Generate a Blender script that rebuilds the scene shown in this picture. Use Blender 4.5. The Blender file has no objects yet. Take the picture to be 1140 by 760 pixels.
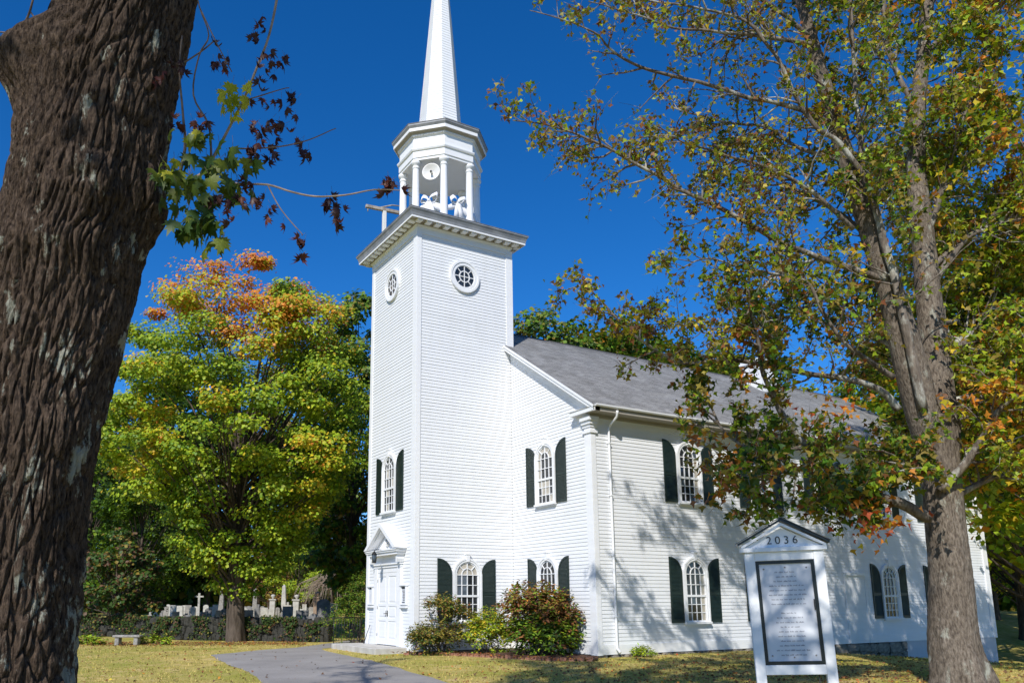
import bpy, bmesh, math, random
import numpy as np
from mathutils import Vector, Matrix, noise
R = math.radians
rng = np.random.default_rng(7)
random.seed(7)
SC = bpy.context.scene
COL = SC.collection

# ------------------------------------------------------------------ camera, sky, sun, exposure
cd = bpy.data.cameras.new('camera')
cam = bpy.data.objects.new('camera', cd)
COL.objects.link(cam)
cd.sensor_width = 36.0
cd.lens = 883.316 / 1140 * 36.0
cd.shift_x = 54.0 / 1140
cd.shift_y = 112.94 / 1140
cd.clip_start = 0.05
cd.clip_end = 6000
cam_loc = Vector((25.512, -12.714, 1.737))
fwd = Vector((-0.84939454, 0.49039539, 0.19504173))
rgt = Vector((0.49952297, 0.86629629, -0.00274622))
upv = Vector((0.17031066, -0.0950952, 0.9807911))
m = Matrix((rgt, upv, -fwd)).transposed().to_4x4()
m.translation = cam_loc
cam.matrix_world = m
SC.camera = cam

SUN_AZ, SUN_EL = R(-47), R(40)
sd = Vector((math.cos(SUN_EL) * math.cos(SUN_AZ), math.cos(SUN_EL) * math.sin(SUN_AZ), math.sin(SUN_EL)))
world = bpy.data.worlds.new('World')
SC.world = world
world.use_nodes = True
wn = world.node_tree
wn.nodes.clear()
sky = wn.nodes.new('ShaderNodeTexSky')
sky.sky_type = 'NISHITA'
sky.sun_disc = False
sky.sun_elevation = SUN_EL
sky.sun_rotation = math.pi / 2 - SUN_AZ
sky.altitude = 1500
sky.air_density = 1.0
sky.dust_density = 0.0
sky.ozone_density = 8.0
hsv = wn.nodes.new('ShaderNodeHueSaturation')
hsv.inputs['Hue'].default_value = 0.504
hsv.inputs['Saturation'].default_value = 1.215
hsv.inputs['Value'].default_value = 1.13
bgn = wn.nodes.new('ShaderNodeBackground')
bgn.inputs['Strength'].default_value = 0.14
wo = wn.nodes.new('ShaderNodeOutputWorld')
wn.links.new(sky.outputs[0], hsv.inputs['Color'])
wn.links.new(hsv.outputs[0], bgn.inputs['Color'])
wn.links.new(bgn.outputs[0], wo.inputs['Surface'])
sl = bpy.data.lights.new('sun', 'SUN')
sl.energy = 5.0
sl.angle = R(0.53)
sl.color = (1.0, 0.955, 0.885)
sun = bpy.data.objects.new('sun', sl)
COL.objects.link(sun)
sun.location = (40, -40, 60)
sun.rotation_euler = sd.to_track_quat('Z', 'Y').to_euler()
SC.view_settings.view_transform = 'Standard'
SC.view_settings.look = 'None'
SC.view_settings.gamma = 1.0
SC.view_settings.exposure = 0.0
SC.cycles.max_bounces = 6
SC.cycles.transparent_max_bounces = 8

# ------------------------------------------------------------------ helpers: objects and tags
def tag(o, label=None, cat=None, group=None, kind=None):
    if label: o['label'] = label
    if cat: o['category'] = cat
    if group: o['group'] = group
    if kind: o['kind'] = kind
    return o

def empty(name, loc=(0, 0, 0), rz=0.0, parent=None, label=None, cat=None, group=None):
    o = bpy.data.objects.new(name, None)
    COL.objects.link(o)
    o.location = loc
    o.rotation_euler = (0, 0, rz)
    o.empty_display_size = 0.2
    if parent: o.parent = parent
    return tag(o, label, cat, group)

def link(name, me, parent=None, loc=(0, 0, 0), rz=0.0, **k):
    o = bpy.data.objects.new(name, me)
    COL.objects.link(o)
    o.location = loc
    o.rotation_euler = (0, 0, rz)
    if parent: o.parent = parent
    return tag(o, **k)

def copy_tree(o, parent=None):
    c = o.copy()
    COL.objects.link(c)
    c.parent = parent
    for ch in list(o.children):
        copy_tree(ch, c)
    return c

class MB:
    """collects faces and builds ONE mesh"""
    def __init__(s):
        s.v = []; s.f = []; s.m = []; s.mats = []; s.sm = []
    def mi(s, m):
        if m not in s.mats: s.mats.append(m)
        return s.mats.index(m)
    def add(s, vs, fs, mat, smooth=False):
        o = len(s.v); i = s.mi(mat)
        s.v += [tuple(p) for p in vs]
        for f in fs:
            s.f.append(tuple(k + o for k in f)); s.m.append(i); s.sm.append(smooth)
        return s
    def box(s, x0, x1, y0, y1, z0, z1, mat):
        vs = [(x0, y0, z0), (x1, y0, z0), (x1, y1, z0), (x0, y1, z0), (x0, y0, z1), (x1, y0, z1), (x1, y1, z1), (x0, y1, z1)]
        return s.add(vs, [(0, 3, 2, 1), (4, 5, 6, 7), (0, 1, 5, 4), (1, 2, 6, 5), (2, 3, 7, 6), (3, 0, 4, 7)], mat)
    def prism(s, poly, axis, a, b, mat, smooth=False):
        """extrude a 2-D polygon (list of (p,q)) between a and b along axis: 'y' -> (p,t,q), 'x' -> (t,p,q), 'z' -> (p,q,t)"""
        def P(p, q, t):
            return {'y': (p, t, q), 'x': (t, p, q), 'z': (p, q, t)}[axis]
        n = len(poly)
        vs = [P(p, q, a) for p, q in poly] + [P(p, q, b) for p, q in poly]
        fs = [tuple(range(n)), tuple(range(2 * n - 1, n - 1, -1))]
        for i in range(n):
            j = (i + 1) % n
            fs.append((i, i + n, j + n, j))
        return s.add(vs, fs, mat, smooth)
    def lathe(s, prof, mat, n=16, c=(0, 0, 0), smooth=True, ang0=0.0):
        vs = []; fs = []
        for r_, z in prof:
            for k in range(n):
                a = ang0 + 2 * math.pi * k / n
                vs.append((c[0] + r_ * math.cos(a), c[1] + r_ * math.sin(a), c[2] + z))
        for i in range(len(prof) - 1):
            for k in range(n):
                k2 = (k + 1) % n
                fs.append((i * n + k, i * n + k2, (i + 1) * n + k2, (i + 1) * n + k))
        fs.append(tuple(range(n - 1, -1, -1)))
        fs.append(tuple(range((len(prof) - 1) * n, len(prof) * n)))
        return s.add(vs, fs, mat, smooth)
    def tube(s, pts, rad, mat, n=8, smooth=True, cap=True, wob=0.0, seed=0):
        pts = [Vector(p) for p in pts]
        vs = []; fs = []
        up = Vector((0.13, 0.31, 1)).normalized()
        t0 = (pts[1] - pts[0]).normalized()
        a = t0.cross(up)
        if a.length < 1e-3: a = t0.cross(Vector((1, 0, 0)))
        a.normalize()
        for i, p in enumerate(pts):
            t = (pts[min(i + 1, len(pts) - 1)] - pts[max(i - 1, 0)]).normalized()
            a = (a - t * a.dot(t)).normalized()
            b = t.cross(a)
            for k in range(n):
                th = 2 * math.pi * k / n
                rr = rad[i]
                if wob: rr *= 1 + wob * noise.noise(Vector((math.cos(th) * 1.5 + seed, math.sin(th) * 1.5, i * 0.6)))
                vs.append(p + a * (rr * math.cos(th)) + b * (rr * math.sin(th)))
        for i in range(len(pts) - 1):
            for k in range(n):
                k2 = (k + 1) % n
                fs.append((i * n + k, i * n + k2, (i + 1) * n + k2, (i + 1) * n + k))
        if cap:
            fs.append(tuple(range(n - 1, -1, -1)))
            fs.append(tuple(range((len(pts) - 1) * n, len(pts) * n)))
        return s.add(vs, fs, mat, smooth)
    def mesh(s, name):
        me = bpy.data.meshes.new(name)
        me.from_pydata(s.v, [], s.f)
        for m_ in s.mats: me.materials.append(m_)
        me.polygons.foreach_set('material_index', s.m)
        me.polygons.foreach_set('use_smooth', s.sm)
        me.update()
        return me
    def build(s, name, parent=None, loc=(0, 0, 0), rz=0.0, bevel=0.0, **k):
        me = s.mesh(name)
        if bevel:
            bm = bmesh.new(); bm.from_mesh(me)
            bmesh.ops.remove_doubles(bm, verts=bm.verts, dist=1e-5)
            es = [e for e in bm.edges if len(e.link_faces) == 2 and e.calc_face_angle(0) > 0.5]
            bmesh.ops.bevel(bm, geom=es, offset=bevel, segments=1, affect='EDGES', clamp_overlap=True)
            bm.to_mesh(me); bm.free()
        return link(name, me, parent, loc, rz, **k)

def box(name, x0, x1, y0, y1, z0, z1, mat, parent=None, bevel=0.0, loc=(0, 0, 0), rz=0.0, **k):
    return MB().box(x0, x1, y0, y1, z0, z1, mat).build(name, parent, loc, rz, bevel, **k)

# ------------------------------------------------------------------ helpers: materials
class NT:
    def __init__(s, name):
        s.m = bpy.data.materials.new(name); s.m.use_nodes = True
        s.t = s.m.node_tree; s.t.nodes.clear()
        s.out = s.t.nodes.new('ShaderNodeOutputMaterial')
        s.b = s.t.nodes.new('ShaderNodeBsdfPrincipled')
        s.t.links.new(s.b.outputs[0], s.out.inputs[0])
        s.co = s.t.nodes.new('ShaderNodeTexCoord')
    def n(s, typ, **k):
        nd = s.t.nodes.new(typ)
        for a, v in k.items():
            if a.startswith('_'): setattr(nd, a[1:], v)
            else: nd.inputs[a.replace('__', ' ')].default_value = v
        return nd
    def l(s, a, b): s.t.links.new(a, b); return b
    def mapping(s, scale, src='Object'):
        mp = s.n('ShaderNodeMapping'); mp.inputs['Scale'].default_value = scale
        s.l(s.co.outputs[src], mp.inputs[0]); return mp.outputs[0]
    def noise(s, scale, vec=None, detail=4, rough=0.55):
        nz = s.n('ShaderNodeTexNoise', Scale=scale, Detail=detail, Roughness=rough)
        s.l(vec if vec is not None else s.co.outputs['Object'], nz.inputs['Vector'])
        return nz.outputs['Fac']
    def ramp(s, fac, stops):
        rp = s.n('ShaderNodeValToRGB'); s.l(fac, rp.inputs[0])
        e = rp.color_ramp.elements
        while len(e) < len(stops): e.new(0.5)
        for el, (p, c) in zip(e, stops):
            el.position = p; el.color = (*c, 1) if len(c) == 3 else c
        return rp.outputs[0]
    def mix(s, fac, a, b, mode='MIX'):
        mx = s.n('ShaderNodeMix'); mx.data_type = 'RGBA'; mx.blend_type = mode
        for i, v in ((0, fac), (6, a), (7, b)):
            if hasattr(v, 'links'): s.l(v, mx.inputs[i])
            elif isinstance(v, (int, float)): mx.inputs[i].default_value = v
            else: mx.inputs[i].default_value = (*v, 1)
        return mx.outputs[2]
    def bump(s, h, strength=0.3, dist=0.02):
        bp = s.n('ShaderNodeBump', Strength=strength, Distance=dist)
        s.l(h, bp.inputs['Height']); s.l(bp.outputs[0], s.b.inputs['Normal'])
    def base(s, c):
        if hasattr(c, 'links'): s.l(c, s.b.inputs['Base Color'])
        else: s.b.inputs['Base Color'].default_value = (*c, 1)
    def rough(s, v): s.b.inputs['Roughness'].default_value = v; return s

def simple(name, c1, c2, scale=4.0, rough=0.7, bump=0.0, bdist=0.01, stretch=(1, 1, 1), spec=0.4, metal=0.0, lo=.35, hi=.65):
    t = NT(name)
    v = t.mapping(stretch)
    f = t.noise(scale, v, 5)
    t.base(t.ramp(f, [(lo, c1), (hi, c2)]))
    t.rough(rough)
    t.b.inputs['Specular IOR Level'].default_value = spec
    t.b.inputs['Metallic'].default_value = metal
    if bump: t.bump(t.noise(scale * 6, v, 5), bump, bdist)
    return t.m

def paint_mat(name, c, dirt, streak=1.0):
    t = NT(name)
    f1 = t.noise(0.8, None, 5)
    f2 = t.noise(3.0, t.mapping((1, 1, 0.12)), 5)
    f3 = t.noise(0.9, t.mapping((0.35, 0.35, 8.0)), 2)           # board-to-board difference
    a = t.mix(t.ramp(f2, [(.45, (0, 0, 0)), (.8, (1, 1, 1))]), c, dirt)
    b = t.mix(t.ramp(f1, [(.35, (0, 0, 0)), (.75, (.5, .5, .5))]), c, a)
    d = t.mix(t.ramp(f3, [(.3, (.93, .93, .93)), (.7, (1, 1, 1))]), (0, 0, 0), b, 'MULTIPLY')
    mu = t.mix(1.0, b, t.ramp(f3, [(.3, (.94, .94, .935)), (.7, (1, 1, 1))]), 'MULTIPLY')
    t.base(mu); t.rough(0.55)
    t.b.inputs['Specular IOR Level'].default_value = 0.3
    t.bump(t.noise(60, t.mapping((1, 1, 3)), 3), 0.12, 0.004)
    return t.m

M = {}
M['siding'] = paint_mat('white_clapboard_paint', (.775, .79, .81), (.62, .62, .60))
M['trim'] = paint_mat('white_trim_paint', (.80, .81, .825), (.68, .68, .66))
M['soffit'] = paint_mat('shaded_soffit_paint', (.36, .335, .295), (.25, .23, .2))  # darker than the trim: shade under the eaves put into the colour
M['flashing'] = simple('grey_metal_flashing', (.20, .21, .225), (.29, .30, .315), 3, .5)
M['ink'] = simple('faded_ink', (.20, .21, .25), (.28, .29, .33), 8, .6)
M['old_trim'] = paint_mat('weathered_trim_paint', (.70, .69, .66), (.5, .49, .45))
M['shutter'] = simple('dark_green_shutter_paint', (.010, .022, .019), (.016, .03, .026), 5, .42, .1)
M['roof'] = None
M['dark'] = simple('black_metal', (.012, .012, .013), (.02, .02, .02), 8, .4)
M['glass'] = simple('dark_window_glass', (.012, .015, .017), (.03, .035, .04), 1.3, .04, 0, spec=.7)
M['glass_blue'] = simple('painted_reflection_pane', (.05, .07, .09), (.10, .13, .16), 2, .04, 0, spec=.8)  # sky reflection painted in as a blue-grey base colour
M['glass_pale'] = simple('pane_with_pale_shutter_behind', (.36, .33, .27), (.5, .46, .39), 3, .08, 0, spec=.6)
M['granite'] = simple('grey_granite', (.20, .19, .175), (.36, .345, .32), 9, .85, .6, .02)
M['fieldstone'] = simple('shade_toned_fieldstone', (.02, .02, .016), (.06, .057, .047), 4, .9, .7, .03)  # stone colour lowered to carry the shade under the big maple
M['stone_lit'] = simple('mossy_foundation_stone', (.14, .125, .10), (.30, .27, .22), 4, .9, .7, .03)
M['mossy'] = simple('mossy_dark_granite', (.06, .06, .045), (.19, .18, .15), 7, .9, .8, .03)
M['marble'] = simple('old_white_marble', (.33, .32, .295), (.50, .49, .455), 3, .7, .3, .01)
M['slate'] = simple('grey_slate', (.13, .13, .135), (.24, .235, .23), 4, .7, .3, .01)
M['brownstone'] = simple('brown_sandstone', (.28, .19, .13), (.38, .28, .2), 4, .8, .3, .01)
M['step'] = simple('pale_stone_step', (.42, .40, .37), (.56, .54, .50), 3, .8, .3, .01)
M['brick'] = simple('old_red_brick', (.22, .10, .065), (.36, .18, .12), 12, .9, .4, .01)
M['oldwood'] = simple('grey_weathered_wood', (.24, .21, .18), (.40, .36, .31), 6, .85, .5, .01, (1, 1, .1))
M['black_paint'] = simple('black_green_paint', (.008, .012, .011), (.016, .02, .018), 5, .35)
M['panel'] = simple('painted_sign_panel', (.55, .57, .62), (.62, .64, .68), 2, .45)
M['horn'] = simple('off_white_enamel', (.62, .61, .58), (.74, .73, .70), 3, .4)
M['cloth'] = simple('white_fabric', (.74, .74, .76), (.82, .82, .84), 6, .9, .3, .01)

def roof_mat():
    t = NT('grey_asphalt_shingle')
    v = t.mapping((1, 1, 1))
    br = t.n('ShaderNodeTexBrick', Scale=1.0)
    br.inputs['Brick Width'].default_value = 0.32; br.inputs['Row Height'].default_value = 0.14
    br.inputs['Mortar Size'].default_value = 0.004
    br.inputs['Color1'].default_value = (.27, .27, .268, 1); br.inputs['Color2'].default_value = (.38, .378, .374, 1)
    br.inputs['Mortar'].default_value = (.06, .06, .06, 1)
    mp = t.n('ShaderNodeMapping'); mp.inputs['Rotation'].default_value = (0, 0, R(90))
    t.l(t.co.outputs['UV'], br.inputs['Vector'])
    f = t.noise(1.2, v, 5); f2 = t.noise(40, v, 3)
    a = t.mix(1.0, br.outputs[0], t.ramp(f, [(.3, (.85, .84, .83)), (.7, (1.15, 1.15, 1.16))]), 'MULTIPLY')
    t.base(t.mix(1.0, a, t.ramp(f2, [(.3, (.8, .8, .8)), (.7, (1.2, 1.2, 1.2))]), 'MULTIPLY'))
    t.rough(.9); t.b.inputs['Specular IOR Level'].default_value = .15
    t.bump(t.noise(60, v, 4), .4, .01)
    return t.m
M['roof'] = roof_mat()

def bark_mat(name, c1, c2, lichen, lscale, llo, lhi, bs, bstr, st=(1, 1, .16), low_lichen=0):
    t = NT(name)
    v = t.mapping(st)
    f = t.noise(bs, v, 8, .65)
    c = t.ramp(f, [(.36, c1), (.62, c2)])
    f2 = t.noise(1.6, t.mapping((1, 1, .5)), 4)
    c = t.mix(1.0, c, t.ramp(f2, [(.3, (.72, .68, .64)), (.7, (1.15, 1.12, 1.1))]), 'MULTIPLY')
    l1 = t.noise(lscale, t.mapping((1, 1, .45)), 8, .7)
    if low_lichen:                                   # lichen grows thicker on the lower bole
        sp = t.n('ShaderNodeSeparateXYZ'); t.l(t.co.outputs['Object'], sp.inputs[0])
        mr = t.n('ShaderNodeMapRange'); mr.inputs['From Min'].default_value = 3.4; mr.inputs['From Max'].default_value = 1.0; mr.inputs['To Min'].default_value = 0.0; mr.inputs['To Max'].default_value = low_lichen
        t.l(sp.outputs[2], mr.inputs['Value']); ad = t.n('ShaderNodeMath'); ad.operation = 'ADD'; t.l(l1, ad.inputs[0]); t.l(mr.outputs[0], ad.inputs[1]); l1 = ad.outputs[0]
    c = t.mix(t.ramp(l1, [(llo, (0, 0, 0)), (lhi, (1, 1, 1))]), c, lichen)
    t.base(c); t.rough(.92); t.b.inputs['Specular IOR Level'].default_value = .2
    t.bump(f, bstr, .05)
    return t.m
M['bark_near'] = bark_mat('furrowed_maple_bark', (.02, .013, .0095), (.165, .12, .088), (.38, .38, .31), 6.5, .59, .63, 60, 1.0, (1, 1, .3), .055)
M['bark_maple'] = bark_mat('grey_maple_bark', (.085, .068, .054), (.25, .215, .175), (.36, .36, .30), 3.2, .58, .66, 24, 1.0, (1, 1, .32))
M['bark_limb'] = bark_mat('limb_bark', (.085, .07, .058), (.22, .19, .16), (.42, .42, .37), 1.6, .52, .62, 12, .5)
M['bark_dark'] = bark_mat('dark_trunk_bark', (.05, .04, .03), (.13, .105, .085), (.25, .25, .22), 2.2, .62, .7, 8, .8)
M['twig'] = simple('twig_bark', (.10, .075, .06), (.2, .15, .12), 20, .85)
M['twig_pale'] = simple('pale_twig_bark', (.22, .17, .13), (.34, .27, .21), 20, .85)

def leaf_mat(name, transl=.35, rough=.5):
    t = NT(name)
    at = t.n('ShaderNodeAttribute'); at.attribute_name = 'leaf_colour'
    f = t.noise(30, None, 2)
    c = t.mix(1.0, at.outputs['Color'], t.ramp(f, [(.3, (.85, .85, .85)), (.7, (1.12, 1.12, 1.12))]), 'MULTIPLY')
    t.base(c); t.rough(rough); t.b.inputs['Specular IOR Level'].default_value = .3
    tr = t.n('ShaderNodeBsdfTranslucent')
    t.l(t.mix(1.0, c, (1.3, 1.25, .7), 'MULTIPLY'), tr.inputs[0])
    ms = t.n('ShaderNodeMixShader', Fac=transl)
    t.l(t.b.outputs[0], ms.inputs[1]); t.l(tr.outputs[0], ms.inputs[2]); t.l(ms.outputs[0], t.out.inputs[0])
    return t.m
M['leaf'] = leaf_mat('leaf')
M['leaf_dry'] = leaf_mat('dry_leaf', .15, .7)

# ------------------------------------------------------------------ leaves in bulk (one mesh, per-leaf colour of the leaf itself)
T_DIAMOND = (np.array([[0, 0, 0], [.46, .5, .12], [0, 1, 0], [-.46, .5, .12]], float), [(0, 1, 2), (0, 2, 3)])
T_LOBED = (np.array([[0, 0, 0], [.52, .28, .10], [.20, .48, .0], [0, 1, -.05], [-.20, .48, .0], [-.52, .28, .10]], float), [(0, 1, 2), (0, 2, 4), (2, 3, 4), (0, 4, 5)])
T_OVAL = (np.array([[0, 0, 0], [.2, .3, .05], [.16, .7, .04], [0, 1, -.08], [-.16, .7, .04], [-.2, .3, .05]], float), [(0, 1, 2, 3), (0, 3, 4, 5)])
T_BLADE = (np.array([[-.5, 0, 0], [.5, 0, 0], [.1, 1, 0]], float), [(0, 1, 2)])

def leaf_cloud(name, pos, nrm, size, col, tpl=T_DIAMOND, mat=None, axis=None):
    pos = np.asarray(pos, float); n = len(pos)
    nrm = np.asarray(nrm, float); nrm = nrm / np.linalg.norm(nrm, axis=1, keepdims=True)
    tv, tf = tpl
    if axis is None:
        axis = rng.normal(size=(n, 3))
    t = axis - nrm * (axis * nrm).sum(1, keepdims=True)
    t /= np.linalg.norm(t, axis=1, keepdims=True) + 1e-9
    b = np.cross(t, nrm)
    size = np.broadcast_to(np.asarray(size, float), (n,))
    P = pos[:, None, :] + size[:, None, None] * (tv[None, :, 0:1] * b[:, None, :] + tv[None, :, 1:2] * t[:, None, :] + tv[None, :, 2:3] * nrm[:, None, :])
    k = len(tv)
    V = P.reshape(-1, 3)
    lens = [len(f) for f in tf]
    idx = np.concatenate([np.array(f) for f in tf])
    L = (idx[None, :] + (np.arange(n) * k)[:, None]).reshape(-1)
    starts1 = np.cumsum([0] + lens[:-1]); tot = sum(lens)
    ST = (starts1[None, :] + (np.arange(n) * tot)[:, None]).reshape(-1)
    me = bpy.data.meshes.new(name)
    me.vertices.add(len(V)); me.vertices.foreach_set('co', V.reshape(-1).astype(np.float32))
    me.loops.add(len(L)); me.loops.foreach_set('vertex_index', L.astype(np.int32))
    me.polygons.add(len(ST)); me.polygons.foreach_set('loop_start', ST.astype(np.int32))
    me.polygons.foreach_set('use_smooth', np.ones(len(ST), bool))
    a = me.attributes.new('leaf_colour', 'FLOAT_COLOR', 'POINT')
    c4 = np.ones((n, k, 4), np.float32); c4[:, :, :3] = np.asarray(col, float)[:, None, :]
    a.data.foreach_set('color', c4.reshape(-1))
    me.materials.append(mat or M['leaf'])
    me.update(calc_edges=True); me.validate()
    return me

def rand_dirs(n):
    d = rng.normal(size=(n, 3)); return d / np.linalg.norm(d, axis=1, keepdims=True)

PAL = {'green': (.15, .25, .018), 'dgreen': (.05, .10, .016), 'ygreen': (.34, .42, .022), 'yellow': (.58, .43, .03),
       'orange': (.62, .24, .03), 'red': (.50, .09, .025), 'rust': (.25, .10, .035), 'brown': (.15, .08, .04), 'olive': (.27, .215, .035)}
def pick(n, table):
    names = list(table); w = np.array([table[k] for k in names], float); w /= w.sum()
    c = np.array([PAL[k] for k in names])[rng.choice(len(names), n, p=w)]
    return c * (1 + rng.normal(scale=.16, size=(n, 1))).clip(.55, 1.6) * (1 + rng.normal(scale=.06, size=(n, 3)))

def smooth(a, b, x):
    t = min(1, max(0, (x - a) / (b - a))); return t * t * (3 - 2 * t)

# ------------------------------------------------------------------ ground
def gh(x, y):
    z = -0.06
    z -= 1.40 * smooth(11, 29, y) * smooth(-14, 4, x)
    s = (x + 13) * -.866 + (y + 3) * .5          # distance beyond the graveyard wall, seen from the church green
    z += 0.55 * smooth(1.5, 30, s) * smooth(2, -8, x)
    z += 0.10 * smooth(14, 24, x) * smooth(0, -10, y)
    z += 0.03 * noise.noise(Vector((x * .25, y * .25, 0)))
    return z
def in_drive(x, y):
    return False

# ================================================================== ground, drive
def grass_mat():
    t = NT('dry_autumn_lawn')
    f = t.noise(.35, None, 5); f2 = t.noise(2.2, None, 6, .65); f3 = t.noise(28, None, 4, .7)
    c = t.ramp(f2, [(.30, (.27, .25, .05)), (.48, (.48, .38, .11)), (.66, (.62, .46, .21))])
    c = t.mix(t.ramp(f, [(.4, (0, 0, 0)), (.62, (.75, .75, .75))]), c, (.30, .30, .055))
    c = t.mix(1.0, c, t.ramp(f3, [(.25, (.55, .55, .55)), (.75, (1.35, 1.35, 1.35))]), 'MULTIPLY')
    t.base(c); t.rough(.95); t.b.inputs['Specular IOR Level'].default_value = .1
    t.bump(f3, .6, .03)
    return t.m
def asphalt_mat():
    t = NT('worn_asphalt')
    f = t.noise(.6, None, 5); f2 = t.noise(45, None, 4, .7)
    c = t.ramp(f, [(.3, (.235, .218, .203)), (.7, (.325, .303, .283))])
    c = t.mix(1.0, c, t.ramp(f2, [(.3, (.72, .72, .72)), (.7, (1.25, 1.25, 1.25))]), 'MULTIPLY')
    t.base(c); t.rough(.85); t.bump(f2, .5, .01)
    return t.m
M['lawn'] = grass_mat(); M['asphalt'] = asphalt_mat()

xs = np.concatenate([[-3000, -1200, -500, -250, -140, -90], np.arange(-64, 44, .8), [48, 60, 90, 150, 300, 800, 3000]])
ys = np.concatenate([[-3000, -1200, -500, -250, -120, -60], np.arange(-34, 56, .8), [62, 75, 95, 130, 250, 500, 1200, 3000]])
gv = [(x, y, gh(x, y)) for y in ys for x in xs]
nx = len(xs)
gf = [(j * nx + i, j * nx + i + 1, (j + 1) * nx + i + 1, (j + 1) * nx + i) for j in range(len(ys) - 1) for i in range(nx - 1)]
gm = MB(); gm.add(gv, gf, M['lawn'], True)
gm.build('lawn', kind='structure')

# the drive: rows across it from the street end to the gap in the graveyard wall
DRIVE = [((34, -9.9), (34, -6.6)), ((24, -9.2), (24, -6.0)), ((16, -8.4), (16, -4.95)), ((10.5, -7.75), (10.03, -3.95)), ((7.9, -7.42), (7.27, -3.38)),
         ((5.6, -7.1), (4.9, -2.95)), ((3.2, -6.8), (2.7, -2.57)), ((.4, -6.6), (1.2, -2.42)), ((-3.05, -6.22), (-1.0, -2.2)), ((-4.1, -5.0), (-3.4, -1.95)), ((-4.77, -4.05), (-4.8, -1.6)),
         ((-5.5, -2.5), (-5.4, -.4)), ((-7.7, -.5), (-6.4, .9)), ((-10.5, 2.0), (-9.0, 3.2))]
dv_, df_ = [], []
NW = 14
rows = []
for k in range(len(DRIVE) - 1):
    n_ = max(2, int((Vector(DRIVE[k][0]) - Vector(DRIVE[k + 1][0])).length / .6))
    for q in range(n_):
        t_ = q / n_
        rows.append((Vector(DRIVE[k][0]).lerp(Vector(DRIVE[k + 1][0]), t_), Vector(DRIVE[k][1]).lerp(Vector(DRIVE[k + 1][1]), t_)))
rows.append((Vector(DRIVE[-1][0]), Vector(DRIVE[-1][1])))
for i, (a, b) in enumerate(rows):
    d = (b - a).normalized()
    a = a + d * (.12 * noise.noise(Vector((i * .5, 0, 3))) + .10 * noise.noise(Vector((i * 1.7, 4, 3)))); b = b + d * (.12 * noise.noise(Vector((i * .5, 9, 3))) + .10 * noise.noise(Vector((i * 1.7, 14, 3))))
    for q in range(NW + 1):
        p = a.lerp(b, q / NW)
        dv_.append((p.x, p.y, gh(p.x, p.y) + .035 - (.03 if q in (0, NW) else 0)))
for i in range(len(rows) - 1):
    for q in range(NW):
        df_.append((i * (NW + 1) + q, i * (NW + 1) + q + 1, (i + 1) * (NW + 1) + q + 1, (i + 1) * (NW + 1) + q))
dm = MB(); dm.add(dv_, [tuple(reversed(f)) for f in df_], M['asphalt'], True)
dm.build('driveway', kind='structure')
def on_drive(x, y, pad=0.0):
    for (a, b), (c, d) in zip(DRIVE[:-1], DRIVE[1:]):
        ins = False
        P = [a, b, d, c]
        for i in range(4):
            (x1, y1), (x2, y2) = P[i], P[(i + 1) % 4]
            if (y1 > y) != (y2 > y) and x < (x2 - x1) * (y - y1) / (y2 - y1) + x1: ins = not ins
        if ins: return True
    return False

# ================================================================== the church
W = 4.2; TD = 4.2; NX = 4.853; NY0 = 4.2; NY1 = 27.97; NXL = -W - NX; HT = 15.71
EAVE = 7.86; RX = -2.1; RZ = 13.13; SLOPE = .668
church = empty('church', (0, 0, 0), label='white clapboard church with square bell tower, octagonal belfry and tall spire', cat='church')

def siding(name, o, u, n, wid, z0, z1, mat=None, step=.124, parent=church):
    """lapped boards; wid(z) -> (a, b) along u"""
    mb = MB(); o = Vector(o); u = Vector(u); n = Vector(n); Z = Vector((0, 0, 1))
    k = int(math.ceil((z1 - z0) / step)); vs = []; fs = []
    for i in range(k):
        za = z0 + i * step; zb = min(z1, za + step)
        a0, b0 = wid(za); a1, b1 = wid(zb)
        if b0 - a0 < .02: continue
        b1 = max(b1, a1 + .001)
        nb = max(1, int((b0 - a0) / 3.4)); cuts = [0] + sorted(random.uniform(.08, .92) for _ in range(nb - 1)) + [1]
        for c0, c1 in zip(cuts[:-1], cuts[1:]):
            j = random.uniform(-.0025, .0025); e = random.uniform(-.002, .002)
            q = len(vs)
            A0 = a0 + (b0 - a0) * c0 + (.001 if c0 else 0); B0 = a0 + (b0 - a0) * c1; A1 = a1 + (b1 - a1) * c0 + (.001 if c0 else 0); B1 = a1 + (b1 - a1) * c1
            vs += [o + u * A0 + n * .001 + Z * (za + j), o + u * B0 + n * .001 + Z * (za + j),
                   o + u * A0 + n * (.019 + e) + Z * (za + j), o + u * B0 + n * (.019 + e) + Z * (za + j),
                   o + u * A1 + n * .003 + Z * (zb + .004), o + u * B1 + n * .003 + Z * (zb + .004)]
            fs += [(q, q + 1, q + 3, q + 2), (q + 2, q + 3, q + 5, q + 4)]
    mb.add(vs, fs, mat or M['siding'])
    return mb.build(name, parent, kind='stuff')

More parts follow.
